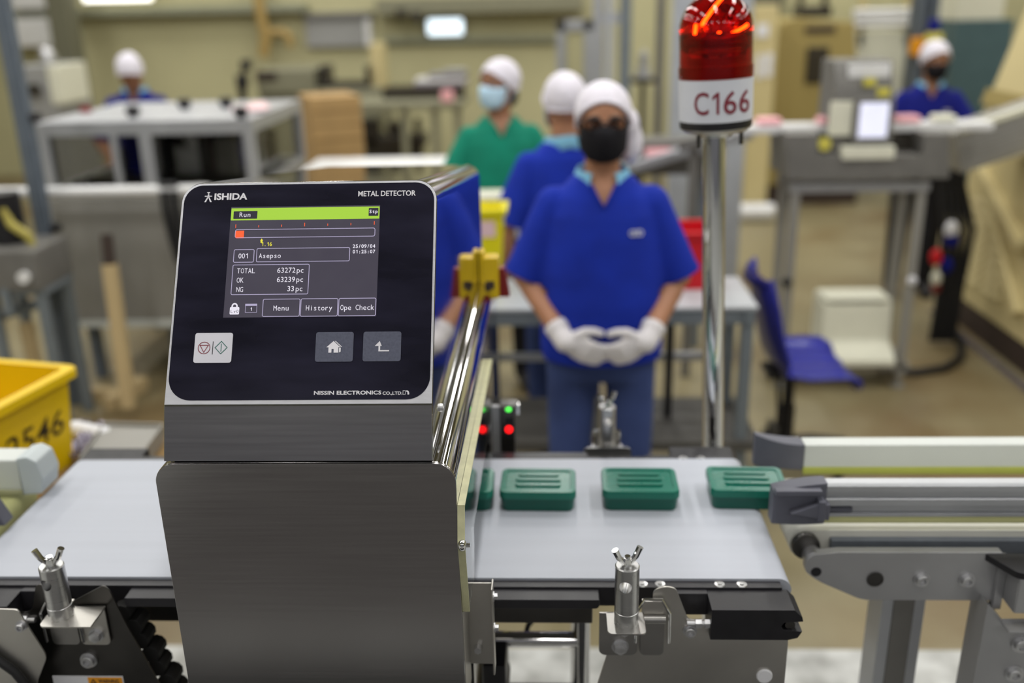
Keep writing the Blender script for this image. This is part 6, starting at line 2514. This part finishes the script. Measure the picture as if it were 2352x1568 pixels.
# wooden stand
ws = thing('wooden_stand', 'rough pale wooden prop with crossed feet and dark pipe on top, by the grey cabinet', 'stand', (-2.1, 4.1, 0))
p0, p1 = at(291, 905, y=4.02), at(243, 612, y=4.02)
mb = MB()
mb.bar((p0.x, 4.02, 0.06), (p1.x, 4.06, p1.z), 0.055, 0.055, (0, 1, 0), 0.004)
mb.build('prop', 'wood_pale', ws)
mb = MB()
p2_ = at(240, 540, y=4.06)
mb.cyl((p1.x, 4.06, p1.z), (p2_.x, 4.08, p2_.z), 0.026, n=14)
mb.build('dark_pipe', 'skirt_brown', ws)
mb = MB()
mb.bar(at(248, 930, z=0.04), at(330, 878, z=0.04), 0.06, 0.07, (0, 0, 1), 0.004)
mb.build('front_foot', 'wood_pale', ws)
mb = MB()
mb.bar(at(205, 905, z=0.03), at(262, 905, z=0.03), 0.05, 0.06, (0, 0, 1), 0.004)
mb.build('rear_foot', 'wood_pale', ws)
# drive unit at far left
du = thing('drive_unit', 'grey gearbox on a pale tube frame with yellowish hose, at the left edge', 'motor', (-2.5, 3.9, 0))
mb = MB()
YD = 3.86
a, b = at(-60, 620, y=YD).x, at(88, 620, y=YD).x
zt_, zb_ = at(40, 575, y=YD).z, at(40, 672, y=YD).z
mb.box(a, b, YD, YD + 0.30, zb_, zt_, 0.02)
gx = mb.build('gearbox', 'tank_grey', du)
mb = MB()
c = at(57, 636, y=YD - 0.002)
mb.cyl((c.x, YD + 0.002, c.z), (c.x, YD - 0.02, c.z), 0.026, n=18)
mb.build('shaft_end', 'bar_white', gx)
mb = MB()
mb.cyl((a + 0.1, YD + 0.15, zt_), (a + 0.1, YD + 0.15, zt_ + 0.22), 0.07, n=18)
mb.build('motor', 'black_plastic', gx)
mb = MB()
mb.tube([(a + 0.12, YD + 0.1, zt_ + 0.16), at(25, 515, y=YD + 0.1), at(62, 540, y=YD + 0.1), at(84, 575, y=YD + 0.12), (b - 0.01, YD + 0.14, zt_ - 0.02)], 0.02, 10)
mb.build('hose', 'hose_yellow', gx)
mb = MB()
mb.bar(at(-60, 742, y=YD), at(110, 690, y=YD + 0.25), 0.05, 0.04, (0, 0, 1), 0.004)
q = at(20, 725, y=YD)
mb.box(q.x - 0.02, q.x + 0.02, YD, YD + 0.04, q.z, zb_ + 0.02, 0.003)
mb.box(a, b, YD + 0.02, YD + 0.28, zb_ - 0.02, zb_ + 0.005, 0.003)
for x in (a + 0.03, b - 0.03):
    for y in (YD + 0.04, YD + 0.26):
        mb.box(x - 0.02, x + 0.02, y - 0.02, y + 0.02, 0, zb_ - 0.01, 0.003)
mb.build('tube_frame', 'frame_grey', du)
mb = MB()
q1 = at(64, 765, y=YD + 0.12)
mb.box(q1.x - 0.025, q1.x + 0.025, YD + 0.10, YD + 0.15, 0, q1.z + 0.05, 0.003)
mb.build('wooden_prop', 'wood_pale', du)
# far-left cabinets
fc = thing('far_cabinet', 'pale cream cabinet with rounded shiny knob, far left behind the steel post', 'cabinet', (-4.6, 8.0, 0))
mb = MB()
bp(mb, 40, 150, 132, 300, 7.9, 0.6, 0.02)
a, b = at(40, 200, y=7.9).x, at(132, 200, y=7.9).x
mb.box(a, b, 7.92, 8.5, 0, at(80, 295, y=7.9).z, 0.01)
fcb = mb.build('casing', 'board_grey', fc)
mb = MB()
bp(mb, 112, 150, 138, 240, 7.88, 0.5, 0.01)
mb.build('pale_edge', 'box_cream', fcb)
mb = MB()
c = at(80, 206, y=7.88)
mb.cyl((c.x, 7.9, c.z), (c.x, 7.84, c.z), 0.05, n=16)
mb.build('knob', 'glass_dark', fcb)
mb = MB()
c = at(108, 128, y=8.05)
mb.lathe([(0, -0.07), (0.07, -0.07), (0.075, 0.0), (0.05, 0.06), (0, 0.08)], (c.x, 8.05, c.z), 18)
mb.build('metal_cup', 'zinc', fcb)
for (r_, lab) in (((22, 42, 112, 108), 'white wall box, lower of two at the upper left'), ((22, -30, 108, 22), 'white wall box, upper of two at the upper left')):
    one('wall_box', lab, 'box', 'bar_white', lambda mb: bp(mb, *r_, 10.7, 0.29, 0.02))
a, b = at(112, 60, y=10.2).x, at(160, 60, y=10.2).x
one('olive_column', 'dark olive steel column at upper left of the back wall', 'column', 'wall_olive', lambda mb: mb.box(a, b, 10.2, 10.45, 0, 4.6, 0.01))
# ---- yellow crate, tray table and cardboard near the left end of the belt
z0c, z1c = 0.69, 0.95
crx = thing('plastic_crate', 'yellow plastic crate with dark stencilled number at the left edge, beside the belt', 'crate', (-1.50, 2.0, z0c), 0)
cA = at(183, 838, z=z1c)
cB = at(0, 935, z=z1c)
dY = Vector((cB.x - cA.x, cB.y - cA.y, 0)).normalized()          # along the lettered side, towards the viewer
dX = Vector((dY.y, -dY.x, 0))                                    # away from the lettered side
if dX.x > 0:
    dX = -dX
Lc, Wc = 0.56, 0.40


def cpt(a, b, z):
    q = cA + dY * a + dX * b
    return (q.x, q.y, z)


mb = MB()
o1 = [cpt(0.022, 0.022, z1c - 0.012), cpt(Lc - 0.022, 0.022, z1c - 0.012), cpt(Lc - 0.022, Wc - 0.022, z1c - 0.012), cpt(0.022, Wc - 0.022, z1c - 0.012)]
o0 = [cpt(0.04, 0.04, z0c), cpt(Lc - 0.04, 0.04, z0c), cpt(Lc - 0.04, Wc - 0.04, z0c), cpt(0.04, Wc - 0.04, z0c)]
i1 = [cpt(0.026, 0.026, z1c - 0.012), cpt(Lc - 0.026, 0.026, z1c - 0.012), cpt(Lc - 0.026, Wc - 0.026, z1c - 0.012), cpt(0.026, Wc - 0.026, z1c - 0.012)]
i0 = [cpt(0.045, 0.045, z0c + 0.006), cpt(Lc - 0.045, 0.045, z0c + 0.006), cpt(Lc - 0.045, Wc - 0.045, z0c + 0.006), cpt(0.045, Wc - 0.045, z0c + 0.006)]
mb.loft([o0, o1, i1, i0])
cbod = mb.build('body', 'crate_yellow', crx)
mb = MB()
oo = roundpoly([(0, 0), (Lc, 0), (Lc, Wc), (0, Wc)], 0.03)
ii = roundpoly([(0.026, 0.026), (Lc - 0.026, 0.026), (Lc - 0.026, Wc - 0.026), (0.026, Wc - 0.026)], 0.02)
mb.loft([[cpt(*p, z1c - 0.024) for p in oo], [cpt(*p, z1c - 0.003) for p in oo], [cpt(p[0] * 0.99 + 0.003, p[1] * 0.985 + 0.003, z1c) for p in oo], [cpt(*p, z1c) for p in ii], [cpt(*p, z1c - 0.02) for p in ii]], False)
mb.build('rim', 'crate_yellow', crx)
for i in range(4):
    mb = MB()
    aa = 0.10 + 0.12 * i
    M_ = None
    v = [cpt(aa, 0.044, z0c + 0.03), cpt(aa + 0.03, 0.044, z0c + 0.03), cpt(aa + 0.03, 0.034, z1c - 0.03), cpt(aa, 0.034, z1c - 0.03)]
    v2 = [cpt(aa, 0.056, z0c + 0.03), cpt(aa + 0.03, 0.056, z0c + 0.03), cpt(aa + 0.03, 0.046, z1c - 0.03), cpt(aa, 0.046, z1c - 0.03)]
    mb.loft([v, v2])
    mb.build('inner_rib', 'crate_yellow', cbod)
mb = MB()
sl = 0.018 / (z1c - 0.012 - z0c)
VV = (Vector((0, 0, 1)) + dX * (-sl)).normalized()
txt_o = cA + dY * 0.345 + dX * (0.0355) + Vector((0, 0, z0c + 0.100 - z1c))
put_text(mb, '2-2546', txt_o - dX * 0.004, -dY, VV, 0.062, 0.006, 'l', 0.285, None, 0.12)
mb.build('stencil_number', 'crate_ink', crx, 0)
# table that carries crate, tray and cardboard
tt = thing('side_table', 'low steel side table carrying the yellow crate and metal tray', 'table', (-1.35, 2.2, 0))
mb = MB()
mb.box(-2.0, -0.985, 1.72, 2.36, z0c - 0.022, z0c - 0.002, 0.003)
mb.build('tabletop', 'cardboard_dark', tt)
for x in (-1.96, -1.03):
    for y in (1.76, 2.32):
        mb = MB()
        mb.box(x - 0.02, x + 0.02, y - 0.02, y + 0.02, 0, z0c - 0.02)
        mb.build('leg', 'clip_yellow', tt)
tr_ = thing('metal_tray', 'shallow grey metal tray between the crate and the detector', 'tray', (-1.0, 2.3, z0c))
A_ = [at(238, 968, z=0.74), at(376, 972, z=0.74), at(318, 1052, z=0.74), at(180, 1052, z=0.74)]
mb = MB()
B_ = [p + Vector((0, 0, -0.012)) for p in A_]
cen = sum(A_, Vector()) / 4
I_ = [cen + (p - cen) * 0.94 for p in A_]
J_ = [p + Vector((0, 0, -0.008)) for p in I_]
mb.loft([[cen + (p - cen) * 0.97 + Vector((0, 0, z0c - 0.74)) for p in A_], A_, I_, J_])
mb.build('tray_body', 'sheet_grey', tr_)
fv = thing('film_sheet', 'crumpled violet grey plastic film lying between crate and tray', 'film', (-1.2, 2.3, z0c))
mb = MB()
rows = []
for i in range(9):
    row = []
    for j in range(9):
        a = at(158 + 50 * (j / 8) + 30 * (1 - i / 8), 955 + 75 * i / 8, z=0.735)
        row.append((a.x, a.y, 0.722 + 0.022 * math.sin(i * 1.7 + j * 0.9) * math.cos(j * 1.3 - i * 0.6)))
    rows.append(row)
mb.loft(rows, False, False)
mb.build('sheet', 'foil_violet', fv, 60)
mb = MB()
a = at(170, 968, z=0.74)
for k in range(4):
    mb.ell((a.x + 0.03 * k, a.y - 0.012 * k, 0.715), (0.032, 0.03, 0.025), 10, 8)
mb.build('white_scrap', 'label_white', fv)
# ---- ceiling lamp fittings (the lamps' own housings)
for i, (lx, ly) in enumerate(LAMPS):
    t = bpy.data.objects['ceiling']
    mb = MB()
    mb.box(lx - 0.13, lx + 0.13, ly - 0.66, ly + 0.66, 3.96, 4.04, 0.01)
    t = mb.build('light_fitting', 'bar_white', t)
    mb = MB()
    for s in (-0.5, 0.5):
        mb.cyl((lx, ly + s, 4.04), (lx, ly + s, 4.6), 0.008, n=8)
    mb.build('hanger', 'zinc', t)
# unseen floor mats, added so the steel front mirrors darker ground
one('added_mat', 'dark grey rubber floor mat lying away from the metal detector', 'mat', 'floor_mat', lambda mb: mb.box(-1.6, 1.3, -1.9, -0.22, 0, 0.012, 0.004))
one('added_mat', 'black rubber floor mat at the foot of the metal detector', 'mat', 'added_mat_black', lambda mb: mb.box(-1.6, 1.3, -0.07, 0.75, 0, 0.012, 0.004))
